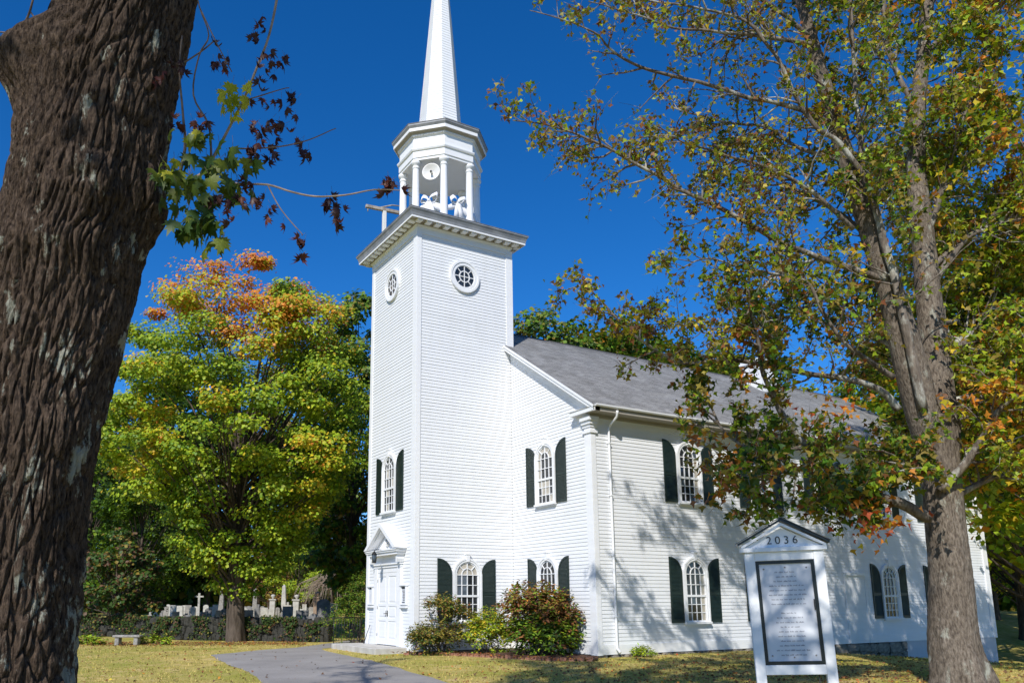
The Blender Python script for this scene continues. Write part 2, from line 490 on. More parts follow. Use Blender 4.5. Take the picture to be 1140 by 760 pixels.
X, Y = (1, 0, 0), (0, 1, 0)
siding('clapboard', (-W, 0, 0), X, (0, -1, 0), lambda z: (.02, W - .02), .32, HT)
siding('clapboard', (0, 0, 0), Y, X, lambda z: (.02, TD - .02), .32, HT)
siding('clapboard', (-W, TD, 0), (0, -1, 0), (-1, 0, 0), lambda z: (.02, TD - .02), .32, HT)
siding('clapboard', (0, TD + .12, 0), (-1, 0, 0), (0, 1, 0), lambda z: (.02, W - .02), 11.2, HT)
def gable_top(z): return RX + (RZ - z) / SLOPE - .05
siding('clapboard', (0, NY0, 0), X, (0, -1, 0), lambda z: (.0, min(NX, gable_top(z))), .32, 11.6)
siding('clapboard', (NXL, NY0, 0), X, (0, -1, 0), lambda z: (max(0, (-4.2 - gable_top(z)) - NXL), NX), .32, 11.6)
siding('clapboard', (NX, NY0, 0), Y, X, lambda z: (0, NY1 - NY0), .32, EAVE)
siding('clapboard', (NXL, NY1, 0), (0, -1, 0), (-1, 0, 0), lambda z: (0, NY1 - NY0), .32, EAVE)
siding('clapboard', (NX, NY1, 0), (-1, 0, 0), (0, 1, 0), lambda z: (max(0, NX - gable_top(z)), min(2 * NX + W, 2 * NX + W - (NX - gable_top(z)))), .32, RZ - .2)

# skirt boards above the foundation
sk = [(-W - .03, 0.0, -.03, .0), ]
box('skirt_board', -W - .03, .03, -.032, 0.0, .02, .33, M['trim'], church)
box('skirt_board', 0.0, .034, .0, TD, .02, .33, M['trim'], church)
box('skirt_board', .034, NX + .0, NY0 - .03, NY0, .02, .33, M['trim'], church)
box('skirt_board', NX, NX + .03, NY0 - .03, NY1, .02, .33, M['trim'], church)
box('skirt_board', NXL, -W - .03, NY0 - .03, NY0, .02, .33, M['trim'], church)
# foundation
M['paintstone'] = paint_mat('painted_foundation', (.50, .53, .58), (.34, .35, .36))
box('foundation', NX - .35, NX + .005, 20.9, NY1 - .02, -2.6, .015, M['paintstone'], church)
box('foundation', -W + .02, -.02, .02, NY0 + .3, -.8, .015, M['granite'], church)
box('foundation', .0, NX - .02, NY0 + .02, NY0 + .4, -.8, .015, M['granite'], church)
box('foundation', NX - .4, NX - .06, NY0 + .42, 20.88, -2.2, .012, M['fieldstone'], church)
box('foundation', NXL + .02, -W, NY0 + .02, NY0 + .4, -.8, .015, M['granite'], church)
box('foundation', NXL + .02, NX - .36, NY1 - .4, NY1 - .03, -2.6, .012, M['granite'], church)
stone_meshes = []
def stone_mesh(mat, seed, name='stone'):
    bm = bmesh.new(); bmesh.ops.create_cube(bm, size=1.0)
    bmesh.ops.bevel(bm, geom=list(bm.edges), offset=.13, segments=1, affect='EDGES')
    for v in bm.verts:
        v.co += Vector((noise.noise(v.co * 1.7 + Vector((seed, 0, 0))), noise.noise(v.co * 1.7 + Vector((0, seed, 0))), noise.noise(v.co * 1.7 + Vector((0, 0, seed))))) * .16
    me = bpy.data.meshes.new(name); bm.to_mesh(me); bm.free(); me.materials.append(mat); return me
F_ST = [stone_mesh(M['stone_lit'], 3.1 * i + 1, 'foundation_stone') for i in range(6)]
y = NY0 + .5
while y < 20.7:
    w_ = random.uniform(.45, .95); y2 = min(20.85, y + w_)
    zt = .0; zb = gh(NX + .2, (y + y2) / 2) - .15
    nrow = max(1, round((zt - zb) / .38)); hz = (zt - zb) / nrow
    for q in range(nrow):
        o = link('foundation_stone', random.choice(F_ST), church, (NX - .06, (y + y2) / 2 + random.uniform(-.04, .04), zb + hz * (q + .5)), random.uniform(-.05, .05))
        o.scale = (random.uniform(.26, .34), (y2 - y) * .98, hz * .98)
    y = y2
# corner boards, pilasters with stepped capitals
def corner(x, y, sx, sy, z0, z1, w=.3, t=.035, name='corner_board', wy=None):
    """an L of two boards round the corner (x, y); sx, sy point outwards"""
    mb = MB(); wy = wy or w
    a0, a1 = sorted((x - sx * w, x + sx * t)); b0, b1 = sorted((y, y + sy * t))
    mb.box(a0, a1, b0, b1, z0, z1, M['trim'])
    a0, a1 = sorted((x, x + sx * (t - .002))); b0, b1 = sorted((y - sy * .0005, y - sy * wy))
    mb.box(a0, a1, b0, b1, z0, z1, M['trim'])
    return mb.build(name, church, bevel=.004)
corner(0, 0, 1, -1, .0, HT + .1, .28, .04, wy=.17)
corner(-W, 0, -1, -1, .0, HT + .1, .20, .04)
box('corner_board', 0, .04, TD - .18, TD + .13, 11.4, HT + .1, M['trim'], church)
box('corner_board', -W - .04, -W, TD - .18, TD, 11.4, HT + .1, M['trim'], church)
corner(NX, NY0, 1, -1, .0, EAVE - .05, .30, .045, 'pilaster', .17)
corner(NX, NY1, 1, 1, .0, EAVE - .05, .36, .06, 'pilaster', .30)
corner(NXL, NY0, -1, -1, .0, EAVE - .05, .36, .06, 'pilaster', .30)
for (cy0, sgn) in ((NY0, -1), (NY1, 1)):
    mb = MB()
    for (o, z0, z1) in ((.09, 7.32, 7.42), (.08, 7.52, 7.62), (.13, 7.62, 7.74), (.19, 7.74, 7.86)):
        ya, yb = sorted((cy0 + sgn * o, cy0 - sgn * .23))
        mb.box(NX - .36, NX + o, ya, yb, z0, z1, M['trim'])
    mb.build('pilaster_capital', church)

# ---- roof of the nave
def rz_(x): return RZ - SLOPE * abs(x - RX)
OV = .55; RY0 = NY0 - .28; RY1 = NY1 + .28
def roof_side(sgn):
    L = (NX + OV - RX); slope_len = L * math.sqrt(1 + SLOPE ** 2); n = int(slope_len / .14)
    vs = []; fs = []; uv = []
    nxn = Vector((sgn * SLOPE, 0, 1)).normalized()
    for i in range(n):
        t0 = L * i / n; t1 = L * (i + 1) / n
        q = len(vs)
        for (t_, h) in ((t0, .035), (t1, .05), (t1, .038)):
            p = Vector((RX + sgn * t_, 0, RZ - SLOPE * t_)) + nxn * (h if h != .035 else .036)
            for yy in (RY0, RY1): vs.append((p.x, yy, p.z)); uv.append((yy, t_ * math.sqrt(1 + SLOPE ** 2)))
        fs += [(q, q + 2, q + 3, q + 1), (q + 2, q + 4, q + 5, q + 3)]
    if sgn > 0: fs = [tuple(reversed(f)) for f in fs]
    mb = MB(); mb.add(vs, fs, M['roof']); me = mb.mesh('shingles')
    ul = me.uv_layers.new(name='UVMap')
    for lp in me.loops: ul.data[lp.index].uv = uv[lp.vertex_index]
    mb2 = MB()
    a = RX + sgn * .0; b = RX + sgn * (L - .01)
    vs = []
    for yy in (RY0 + .01, RY1 - .01):
        vs += [(a, yy, rz_(a) + .02), (b, yy, rz_(b) + .02), (b, yy, rz_(b) - .12), (a, yy, rz_(a) - .12)]
    mb2.add(vs, [(0, 1, 2, 3), (7, 6, 5, 4), (0, 4, 5, 1), (1, 5, 6, 2), (2, 6, 7, 3)], M['old_trim'])
    ro = mb2.build('roof', church)
    link('shingles', me, ro, kind='stuff')
    return ro
roof_r = roof_side(1); roof_l = roof_side(-1)
MB().prism([(RX - .16, RZ - .06), (RX, RZ + .055), (RX + .16, RZ - .06), (RX, RZ + .075)], 'y', RY0, RY1, M['roof']).build('ridge_cap', roof_r)
# rakes on the front gable: sloping boards under the roof edge
def rake(x0, x1, y0, y1, dz0, dz1, name='rake_board'):
    vs = []
    for yy in (y0, y1):
        for xx in (x0, x1):
            vs += [(xx, yy, rz_(xx) + dz0), (xx, yy, rz_(xx) + dz1)]
    MB().add(vs, [(0, 1, 3, 2), (4, 6, 7, 5), (0, 2, 6, 4), (1, 5, 7, 3), (0, 4, 5, 1), (2, 3, 7, 6)], M['trim']).build(name, church)
for (a, b) in ((0.005, NX + OV), (-W - .005, NXL - OV)):
    rake(a, b, RY0 - .03, RY0 + .012, -.17, .03)
    rake(a, b, RY0 - .06, RY0 - .03, -.05, .045, 'rake_mould')
    rake(a, b if b < 0 else NX + .1, RY0 + .012, NY0, -.14, -.12, 'rake_soffit')
    rake(a, min(b, NX) if b > 0 else max(b, NXL), NY0 - .045, NY0 - .0, -.50, -.14, 'frieze_board')
# boxed eaves on the long sides
for sgn, xw in ((1, NX), (-1, NXL)):
    e = xw + sgn * OV; ez = rz_(e)
    def bx(name, o0, o1, z0, z1, mat=M['trim'], y0=NY0 - .22, y1=NY1 + .22):
        a, b = sorted((xw + sgn * o0, xw + sgn * o1)); return box(name, a, b, y0, y1, z0, z1, mat, church)
    bx('frieze_board', .0, .045, 7.66, 7.95, y0=NY0 - .05, y1=NY1 + .05)
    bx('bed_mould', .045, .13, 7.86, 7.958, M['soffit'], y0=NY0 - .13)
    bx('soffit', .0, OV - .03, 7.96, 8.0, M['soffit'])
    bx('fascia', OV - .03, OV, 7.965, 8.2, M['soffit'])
    # cornice return on the gable
    a, b = sorted((xw - sgn * .75, xw + sgn * OV))
    mb = MB(); mb.box(a, b, NY0 - .30, NY0 - .02, 7.97, 8.12, M['trim'])
    vs = [(xw - sgn * .78, NY0 - .33, 8.12), (e + sgn * .03, NY0 - .33, 8.12), (e + sgn * .03, NY0, 8.12), (xw - sgn * .78, NY0, 8.12), (xw - sgn * .6, NY0 - .01, 8.26), (e - sgn * .1, NY0 - .01, 8.26)]
    mb.add(vs, [(0, 1, 5, 4), (1, 2, 5), (2, 3, 4, 5), (3, 0, 4), (0, 3, 2, 1)] if sgn > 0 else [(0, 4, 5, 1), (1, 5, 2), (2, 5, 4, 3), (3, 4, 0), (0, 1, 2, 3)], M['old_trim'])
    mb.build('cornice_return', church)
    # gutter
    prof = [(.0, 8.12), (.04, 8.105), (.08, 8.115), (.10, 8.15), (.10, 8.19), (.088, 8.19), (.075, 8.14), (.04, 8.12), (.015, 8.135), (.012, 8.19), (.0, 8.19)]
    MB().prism([(xw + sgn * (OV + .002 + p), q) for p, q in prof], 'y', NY0 - .25, NY1 + .25, M['trim']).build('gutter', church)
yd = 4.93
MB().tube([(NX + OV + .06, yd - .05, 8.05), (NX + OV + .05, yd - .04, 7.98), (NX + OV - .02, yd, 7.86), (NX + .2, yd, 7.66), (NX + .085, yd, 7.5), (NX + .075, yd, 7.3), (NX + .075, yd, .35), (NX + .09, yd, .2), (NX + .22, yd, .08)],
          [.045] * 9, M['trim'], 8).build('downspout', church)
for z in (1.2, 3.2, 5.2, 7.0):
    box('downspout_strap', NX + .02, NX + .125, yd - .055, yd + .055, z, z + .03, M['trim'], church)
# chimney
mb = MB(); mb.box(-1.55, -.35, 19.5, 20.8, 11.2, 13.55, M['trim']); mb.box(-1.62, -.28, 19.43, 20.87, 13.55, 13.68, M['trim']); mb.box(-1.57, -.33, 19.48, 20.82, 13.68, 13.80, M['trim']); mb.box(-1.3, -.6, 19.75, 20.55, 13.80, 13.86, M['dark'])
mb.build('chimney', church, bevel=.012)

# ---- tower cornice, swept round the square with mitred corners
def sweep(prof, mat, name, parent=church):
    mb = MB(); vs = []; fs = []; n = len(prof)
    for o, z in prof:
        vs += [(-W - o, -o, z), (o, -o, z), (o, TD + o, z), (-W - o, TD + o, z)]
    for i in range(n - 1):
        for k in range(4):
            k2 = (k + 1) % 4
            fs.append((i * 4 + k, i * 4 + k2, (i + 1) * 4 + k2, (i + 1) * 4 + k))
    mb.add(vs, fs, mat); return mb.build(name, parent)
sweep([(.0, 15.66), (.05, 15.66), (.05, 15.9), (.08, 15.92), (.11, 15.98)], M['trim'], 'frieze_board')
corn = sweep([(.462, 16.06), (.462, 16.035), (.49, 16.035), (.49, 16.10)], M['trim'], 'cornice')
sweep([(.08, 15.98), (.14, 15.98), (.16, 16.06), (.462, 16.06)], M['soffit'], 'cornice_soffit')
sweep([(.49, 16.10), (.50, 16.12), (.51, 16.20), (.545, 16.29), (.59, 16.35), (.59, 16.40), (.56, 16.41)], M['flashing'], 'cornice_flashing')
sweep([(.595, 16.402), (.60, 16.402), (.60, 16.422), (.2, 16.56), (-1.2, 16.62)], M['slate'], 'tower_roof')
mb = MB(); n_ = 12
for k in range(n_):
    t_ = -.30 + (W + .6) * (k + .5) / n_
    for (x0, x1, y0, y1) in ((-W + t_ - .11, -W + t_ + .11, -.43, -.17), (.17, .43, t_ - .11, t_ + .11), (-W - .43, -W - .17, t_ - .11, t_ + .11), (-W + t_ - .11, -W + t_ + .11, TD + .17, TD + .43)):
        mb.box(x0, x1, y0, y1, 15.985, 16.058, M['trim'])
mb.build('mutules', corn, kind='stuff')

# ---- belfry and spire (octagons with faces square to the tower)
BC = (-2.1, 2.1, 0); A8 = R(22.5)
def octo(prof, mat, name, parent=church):
    return MB().lathe(prof, mat, 8, BC, False, A8).build(name, parent)
octo([(1.95, 16.5), (1.95, 16.74), (1.86, 16.80), (1.2, 16.82)], M['trim'], 'belfry_base')
col_me = MB().lathe([(.21, 0), (.21, .10), (.17, .12), (.19, .18), (.165, .23), (.158, .3), (.155, 1.2), (.138, 2.42), (.138, 2.46), (.165, 2.48), (.165, 2.51), (.14, 2.53), (.14, 2.60), (.17, 2.62), (.20, 2.68), (.21, 2.70), (.21, 2.78), (.05, 2.78)], M['trim'], 14).mesh('belfry_column')
for k in range(8):
    a = A8 + k * math.pi / 4
    link('belfry_column', col_me, church, (BC[0] + 1.58 * math.cos(a), BC[1] + 1.58 * math.sin(a), 16.81))
octo([(1.38, 19.60), (1.74, 19.59), (1.74, 19.68), (1.78, 19.70), (1.78, 19.98), (1.83, 20.0), (1.86, 20.06), (1.86, 20.10), (1.76, 20.13), (1.75, 20.14), (1.75, 20.60), (1.78, 20.62), (1.80, 20.70), (1.84, 20.72)], M['trim'], 'entablature')
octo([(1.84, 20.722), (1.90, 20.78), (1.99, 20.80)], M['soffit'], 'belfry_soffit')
octo([(1.99, 20.80), (1.99, 20.785), (2.02, 20.785), (2.02, 20.92)], M['trim'], 'belfry_cornice')
octo([(2.02, 20.92), (2.04, 20.95), (2.09, 21.02), (2.09, 21.09)], M['flashing'], 'belfry_flashing')
octo([(.1, 19.72), (1.7, 19.72), (1.7, 19.76), (.1, 19.76)], M['old_trim'], 'belfry_ceiling')
octo([(2.105, 21.085), (2.11, 21.11), (1.0, 21.38), (.5, 21.38)], M['slate'], 'belfry_roof')
mb = MB()
for k in range(8):                                    # dentils round the belfry cornice
    a0 = A8 + k * math.pi / 4; a1 = a0 + math.pi / 4
    p0 = Vector((math.cos(a0), math.sin(a0), 0)) * 1.80; p1 = Vector((math.cos(a1), math.sin(a1), 0)) * 1.80
    nn = (p0 + p1).normalized()
    for q in range(20):
        c_ = p0.lerp(p1, (q + .5) / 20) + Vector(BC); d_ = (p1 - p0).normalized() * .02
        vs = [c_ - d_ - nn * .02, c_ + d_ - nn * .02, c_ + d_ + nn * .05, c_ - d_ + nn * .05]
        vs = [(v.x, v.y, 20.645) for v in vs] + [(v.x, v.y, 20.70) for v in vs]
        mb.add(vs, [(0, 3, 2, 1), (4, 5, 6, 7), (0, 1, 5, 4), (1, 2, 6, 5), (2, 3, 7, 6), (3, 0, 4, 7)], M['trim'])
mb.build('dentils', church, kind='stuff')
prof = []
z = 21.30
def sr(z): return max(.02, .885 - .0826 * (z - 22.5))
while z < 32.7:
    prof += [(sr(z) - .004, z), (sr(z) + .014, z), (sr(z + .13), z + .13)]; z += .13
prof.append((.015, z + .1))
octo(prof, M['siding'], 'spire')
# ---- windows
RI, RO, SP = .47, .575, 1.65
def arch_path(r_, n=14):
    return [(-r_, 0)] + [(-r_ * math.cos(math.pi * i / n), SP + r_ * math.sin(math.pi * i / n)) for i in range(n + 1)] + [(r_, 0)]
def strip(outer, inner, y0, y1, mat, mb):
    n = len(outer); vs = []
    for (a, b), (c, d) in zip(outer, inner):
        vs += [(a, y0, b), (c, y0, d), (a, y1, b), (c, y1, d)]
    fs = []
    for i in range(n - 1):
        o = i * 4; p = o + 4
        fs += [(o, o + 1, p + 1, p), (o + 2, o, p, p + 2), (o + 1, o + 3, p + 3, p + 1)]
    mb.add(vs, fs, mat)
mb = MB(); strip(arch_path(RO), arch_path(RI), -.085, .0, M['trim'], mb); strip(arch_path(RO + .035), arch_path(RO - .03), -.105, .0, M['trim'], mb)
ME_CASING = mb.mesh('casing')
mb = MB(); strip(arch_path(RI), arch_path(RI - .045), -.055, -.02, M['trim'], mb)
YM0, YM1 = -.05, -.022
def bar(mb, x0, z0, x1, z1, w=.026, y0=YM0, y1=YM1):
    d = Vector((x1 - x0, 0, z1 - z0)); L = d.length; d /= L; nrm = Vector((-d.z, 0, d.x)) * (w / 2)
    p = [Vector((x0, 0, z0)) - nrm, Vector((x1, 0, z1)) - nrm, Vector((x1, 0, z1)) + nrm, Vector((x0, 0, z0)) + nrm]
    mb.prism([(q.x, q.z) for q in p], 'y', y0, y1, M['trim'])
for xx in (-RI / 2, 0, RI / 2):
    bar(mb, xx, 0.03, xx, .86); bar(mb, xx, .93, xx, SP, .026, YM0 - .02, YM1)
for zz in (.32, .60): bar(mb, -RI, zz, RI, zz, .026, YM0 + .001, YM1)
bar(mb, -RI, .895, RI, .895, .075, YM0 - .022, YM1)
for zz in (1.285, SP): bar(mb, -RI, zz, RI, zz, .026, YM0 - .019, YM1)
bar(mb, 0, SP, 0, SP + RI, .026, YM0 - .02, YM1)
for a in (45, 135):
    bar(mb, RI / 2 * math.cos(R(a)), SP + RI / 2 * math.sin(R(a)), RI * math.cos(R(a)), SP + RI * math.sin(R(a)), .026, YM0 - .018, YM1)
n_ = 12
strip([(-(RI / 2 + .013) * math.cos(math.pi * i / n_), SP + (RI / 2 + .013) * math.sin(math.pi * i / n_)) for i in range(n_ + 1)],
      [(-(RI / 2 - .013) * math.cos(math.pi * i / n_), SP + (RI / 2 - .013) * math.sin(math.pi * i / n_)) for i in range(n_ + 1)], YM0 - .021, YM1, M['trim'], mb)
bar(mb, -RI, .02, RI, .02, .06, YM0 - .002, YM1)
ME_SASH = mb.mesh('sash')
mb = MB(); mb.box(-RO - .05, RO + .05, -.15, 0, -.07, 0, M['trim']); mb.box(-RO - .02, RO + .02, -.11, 0, -.11, -.07, M['trim']); ME_SILL = mb.mesh('sill')
mb = MB(); mb.prism([(-.055, SP + RO - .10), (.055, SP + RO - .10), (.085, SP + RO + .16), (-.085, SP + RO + .16)], 'y', -.135, 0, M['trim']); mb.box(-.105, .105, -.15, 0, SP + RO + .16, SP + RO + .20, M['trim']); ME_KEY = mb.mesh('keystone')
CELLS = []
for c in range(4):
    x0 = -RI + c * RI / 2; x1 = x0 + RI / 2
    for (z0, z1, u) in ((.0, .32, 0), (.32, .60, 0), (.60, .87, 0), (.92, 1.285, 1), (1.285, SP, 1)):
        CELLS.append((c, u, [(x0, z0), (x1, z0), (x1, z1), (x0, z1)]))
def arcp(r_, a0, a1, n=5): return [(r_ * math.cos(R(a0 + (a1 - a0) * i / n)), SP + r_ * math.sin(R(a0 + (a1 - a0) * i / n))) for i in range(n + 1)]
for (a0, a1, c) in ((0, 90, 2), (90, 180, 1)):
    CELLS.append((c, 2, [(0, SP)] + arcp(RI / 2, a0, a1)))
for k, (a0, a1) in enumerate(((0, 45), (45, 90), (90, 135), (135, 180))):
    CELLS.append(((3, 2, 1, 0)[k], 2, arcp(RI / 2, a1, a0) + arcp(RI, a0, a1)))
PANE = {}
def pane_mesh(i, gm_, var):
    key = (i, gm_, var)
    if key not in PANE:
        rr = random.Random(i * 31 + var * 7); tx = rr.uniform(-.012, .012); tz = rr.uniform(-.012, .012)
        c, u, poly = CELLS[i]; cx_ = sum(p for p, q in poly) / len(poly); cz_ = sum(q for p, q in poly) / len(poly)
        yb = -.028 - (.006 if u else 0)
        n = len(poly)
        vs = [(p, yb + tx * (p - cx_) + tz * (q - cz_), q) for p, q in poly]
        vs += [(p, v[1] + .004, q) for (p, q), v in zip(poly, vs)]
        fs = [tuple(range(n)), tuple(range(2 * n - 1, n - 1, -1))] + [(i_, i_ + n, (i_ + 1) % n + n, (i_ + 1) % n) for i_ in range(n)]
        PANE[key] = MB().add(vs, fs, M[gm_]).mesh('pane')
    return PANE[key]
wcount = [0]
def window(loc, rz, look):
    wcount[0] += 1
    w_ = empty('window', loc, rz, church)
    link('casing', ME_CASING, w_); link('sash', ME_SASH, w_); link('sill', ME_SILL, w_); link('keystone', ME_KEY, w_)
    for i, (c, u, poly) in enumerate(CELLS):
        link('pane', pane_mesh(i, look(c, u), wcount[0] % 3), w_)
    return w_
def shutter_mesh(flip):
    s = -1 if flip else 1
    mb = MB(); w2 = .295; top = 2.26; low = 1.72
    cur = [(-w2 + 2 * w2 * math.cos(R(a)), low + (top - low) * math.sin(R(a))) for a in range(0, 91, 10)]
    poly = [(-w2, 0), (w2, 0)] + cur
    poly = [(p * s, q) for p, q in poly]
    if flip: poly = poly[::-1]
    mb.prism(poly, 'y', -.045, -.024, M['shutter'])
    def bx(x0, x1, z0, z1, y=-.062):
        a, b = sorted((x0 * s, x1 * s)); mb.box(a, b, y, -.045, z0, z1, M['shutter'])
    bx(-w2, -w2 + .06, 0, top - .06); bx(w2 - .06, w2, 0, low); bx(-w2 + .06, w2 - .06, 0, .10, -.061); bx(-w2 + .06, w2 - .06, .95, 1.05, -.061)
    inn = [(-w2 + (2 * w2 - .065) * math.cos(R(a)), low + (top - low - .075) * math.sin(R(a))) for a in range(0, 91, 10)]
    st = MB(); strip([(p * s, q) for p, q in cur], [(p * s, q) for p, q in inn], -.061, -.045, M['shutter'], mb)
    lv = MB(); z = .125
    while z < top - .1:
        if not (.92 < z < 1.06):
            xr = w2 - .065
            if z + .03 > low: 
                q = min(1, max(0, (z + .03 - low) / (top - low - .075))); xr = min(xr, -w2 + (2 * w2 - .065) * math.sqrt(1 - q * q))
            if xr > -w2 + .1:
                a, b = sorted(((-w2 + .06) * s, xr * s))
                lv.add([(a, -.060, z), (b, -.060, z), (b, -.046, z + .036), (a, -.046, z + .036), (a, -.056, z - .008), (b, -.056, z - .008)], [(0, 1, 2, 3), (4, 5, 1, 0)], M['shutter'])
        z += .045
    return mb.mesh('shutter'), lv.mesh('louvres')
SH = [shutter_mesh(False), shutter_mesh(True)]
def shutters(x, rz, wall, z, along):
    """a pair of shutters beside the window centred at `along`"""
    for side in (-1, 1):
        d = along + side * (RO + .035 + .315)
        loc = (d, wall, z) if rz == 0 else (wall, d, z)
        o = link('shutter', SH[0 if side < 0 else 1][0], church, loc, rz)
        o.rotation_euler[1] = random.uniform(-.006, .006)
        link('louvres', SH[0 if side < 0 else 1][1], o, kind='stuff')
DK = lambda c, u: 'glass'
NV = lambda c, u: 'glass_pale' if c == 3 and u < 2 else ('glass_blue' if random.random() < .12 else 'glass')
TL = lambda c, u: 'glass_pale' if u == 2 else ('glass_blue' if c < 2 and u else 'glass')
TF = lambda c, u: 'glass_pale' if random.random() < .25 else 'glass'
def win(wall, rz, along, z, look, sh=True):
    loc = (along, wall, z) if rz == 0 else (wall, along, z)
    window(loc, rz, look)
    if sh: shutters(None, rz, wall, z - .02, along)
Q = math.pi / 2
win(0, 0, -2.17, 5.09, TF)
win(0, Q, 2.13, 1.02, TL)
win(NY0, 0, 2.25, 5.18, TF); win(NY0, 0, 2.25, 1.02, DK)
win(NY0, 0, -6.45, 5.18, DK); win(NY0, 0, -6.45, 1.02, DK)
for k in range(5):
    ya = 8.66 + 3.81 * k
    win(NX, Q, ya, 5.19, NV)
    if k != 2: win(NX, Q, ya, 1.0, NV)
# round windows
def round_window(loc, rz):
    w_ = empty('round_window', loc, rz, church)
    mb = MB(); n = 28
    def ring(r0, r1, y0, y1):
        strip([(r1 * math.cos(2 * math.pi * i / n), r1 * math.sin(2 * math.pi * i / n)) for i in range(n + 1)][::-1],
              [(r0 * math.cos(2 * math.pi * i / n), r0 * math.sin(2 * math.pi * i / n)) for i in range(n + 1)][::-1], y0, y1, M['trim'], mb)
    ring(.46, .60, -.085, 0); ring(.58, .665, -.11, 0); ring(.43, .47, -.06, 0)
    mb.build('casing', w_)
    mb = MB()
    ring(.205, .245, -.062, -.03)
    for a in range(0, 180, 90): bar(mb, .45 * math.cos(R(a)), .45 * math.sin(R(a)), -.45 * math.cos(R(a)), -.45 * math.sin(R(a)), .032, -.058 - a * 1e-5, -.03)
    for a in range(45, 360, 90): bar(mb, .22 * math.cos(R(a)), .22 * math.sin(R(a)), .45 * math.cos(R(a)), .45 * math.sin(R(a)), .032, -.060, -.03)
    mb.build('muntins', w_)
    for k in range(8):
        a0, a1 = k * 45, k * 45 + 45
        P1 = [(r_ * math.cos(R(a)), r_ * math.sin(R(a))) for r_, a in [(.225, a1), (.225, (a0 + a1) / 2), (.225, a0), (.45, a0), (.45, a0 + 15), (.45, a0 + 30), (.45, a1)]]
        mb = MB().prism(P1, 'y', -.034 - .001 * (k % 3), -.026, M['glass']); mb.build('pane', w_)
    for k in range(4):
        P1 = [(0, 0)] + [(.22 * math.cos(R(k * 90 + j)), .22 * math.sin(R(k * 90 + j))) for j in (0, 30, 60, 90)]
        MB().prism(P1, 'y', -.033 - .001 * (k % 2), -.026, M['glass']).build('pane', w_)
round_window((-2.15, 0, 14.28), 0)
round_window((0, 2.05, 14.27), Q)

# ---- entrance
DX = -2.13
box('door_surround', DX - 1.18, DX - .88, -.10, 0, .14, 2.98, M['trim'], church, .006)
box('door_surround', DX + .88, DX + 1.18, -.10, 0, .14, 2.98, M['trim'], church, .006)
box('door_lintel', DX - .88, DX + .88, -.08, 0, 2.80, 2.98, M['trim'], church)
box('entrance_frieze', DX - 1.2, DX + 1.2, -.12, 0, 2.98, 3.42, M['trim'], church)
box('entrance_mould', DX - 1.24, DX + 1.24, -.17, 0, 3.08, 3.13, M['trim'], church)
for s in (-1, 1):
    d = MB(); x0, x1 = sorted((DX + s * .005, DX + s * .875))
    d.box(x0, x1, -.055, -.01, .16, 2.79, M['trim'])
    xi0, xi1 = x0 + .11, x1 - .11
    for (z0, z1) in ((.36, 1.02), (1.12, 1.56), (1.66, 2.66)):
        for (a, b, c, e) in ((x0, xi0, z0, z1), (xi1, x1, z0, z1)): d.box(a, b, -.075, -.055, c, e, M['trim'])
        d.box(xi0 + .06, xi1 - .06, -.068, -.055, z0 + .07, z1 - .07, M['trim'])
    for (z0, z1) in ((.16, .36), (1.02, 1.12), (1.56, 1.66), (2.66, 2.79)): d.box(x0, x1, -.0755, -.055, z0, z1, M['trim'])
    do = d.build('door', church)
    hx = DX + s * .07
    mb = MB(); mb.box(hx - .03, hx + .03, -.083, -.076, 1.18, 1.40, M['dark']); mb.tube([(hx, -.08, 1.29), (hx, -.13, 1.29), (hx + s * .09, -.135, 1.285)], [.012] * 3, M['dark'], 6)
    mb.build('handle', do)
    for z in (.45, 1.45, 2.45): box('hinge', DX + s * .868 - .015, DX + s * .868 + .015, -.092, -.076, z, z + .11, M['granite'], do)
    box('threshold_shade_strip', x0 + .02, x1 - .02, -.06, -.012, .142, .158, M['dark'], do)  # dark strip standing in for the shaded gap under the leaf
ped = empty('pediment', (DX + .07, 0, 3.42), 0, church)
PH, PP = 1.42, .45
mb = MB(); mb.box(-PH + .10, PH - .10, -PP + .08, 0, 0, .10, M['trim']); mb.box(-PH + .03, PH - .03, -PP + .03, 0, .10, .16, M['trim']); mb.box(-PH, PH, -PP, 0, .16, .20, M['trim'])
mb.build('pediment_cornice', ped)
AP = 1.0
MB().prism([(-PH + .2, .2), (PH - .2, .2), (0, AP - .12)], 'y', -.10, -.02, M['trim']).build('tympanum', ped)
for s in (-1, 1):
    for (o0, o1, ya, nm) in ((-.02, .13, -PP - .03, 'raking_cornice'), (.13, .22, -PP + .10, 'raking_mould')):
        dz = AP / PH
        pts_ = [(s * (PH + .04), .20 - o0 * 1.2 + .0), (0, AP + .2 - o0 * 1.2), (0, AP + .2 - o1 * 1.2), (s * (PH + .04 - (o1 - o0) * 1.2 / dz), .20 - o0 * 1.2)]
        if s > 0: pts_ = pts_[::-1]
        pts_ = [(p, max(q, .2)) for p, q in pts_]
        MB().prism(pts_, 'y', ya + (.002 if s > 0 else 0), 0 - (.002 if s > 0 else 0), M['trim']).build(nm, ped)
for s in (-1, 1):
    MB().prism([(s * (PH - .25) + .07 * a, b) for a, b in ((-1, 0), (1, 0), (1, -.16), (.3, -.28), (-1, -.28))], 'y', -.3, -.02, M['trim']).build('bracket', ped)
# carved scrolls in the tympanum
mb = MB()
for s in (-1, 1): mb.tube([(s * .02, -.13, .34), (s * .10, -.14, .42), (s * .06, -.14, .52), (s * .14, -.13, .60), (s * .04, -.13, .68)], [.03, .035, .03, .025, .015], M['old_trim'], 6)
mb.build('scroll_ornament', ped)
# stoop
stoop = MB(); stoop.box(-4.7, -.50, -1.25, -.035, -.3, .13, M['step'])
stoop.build('stone_stoop', church, bevel=.015)
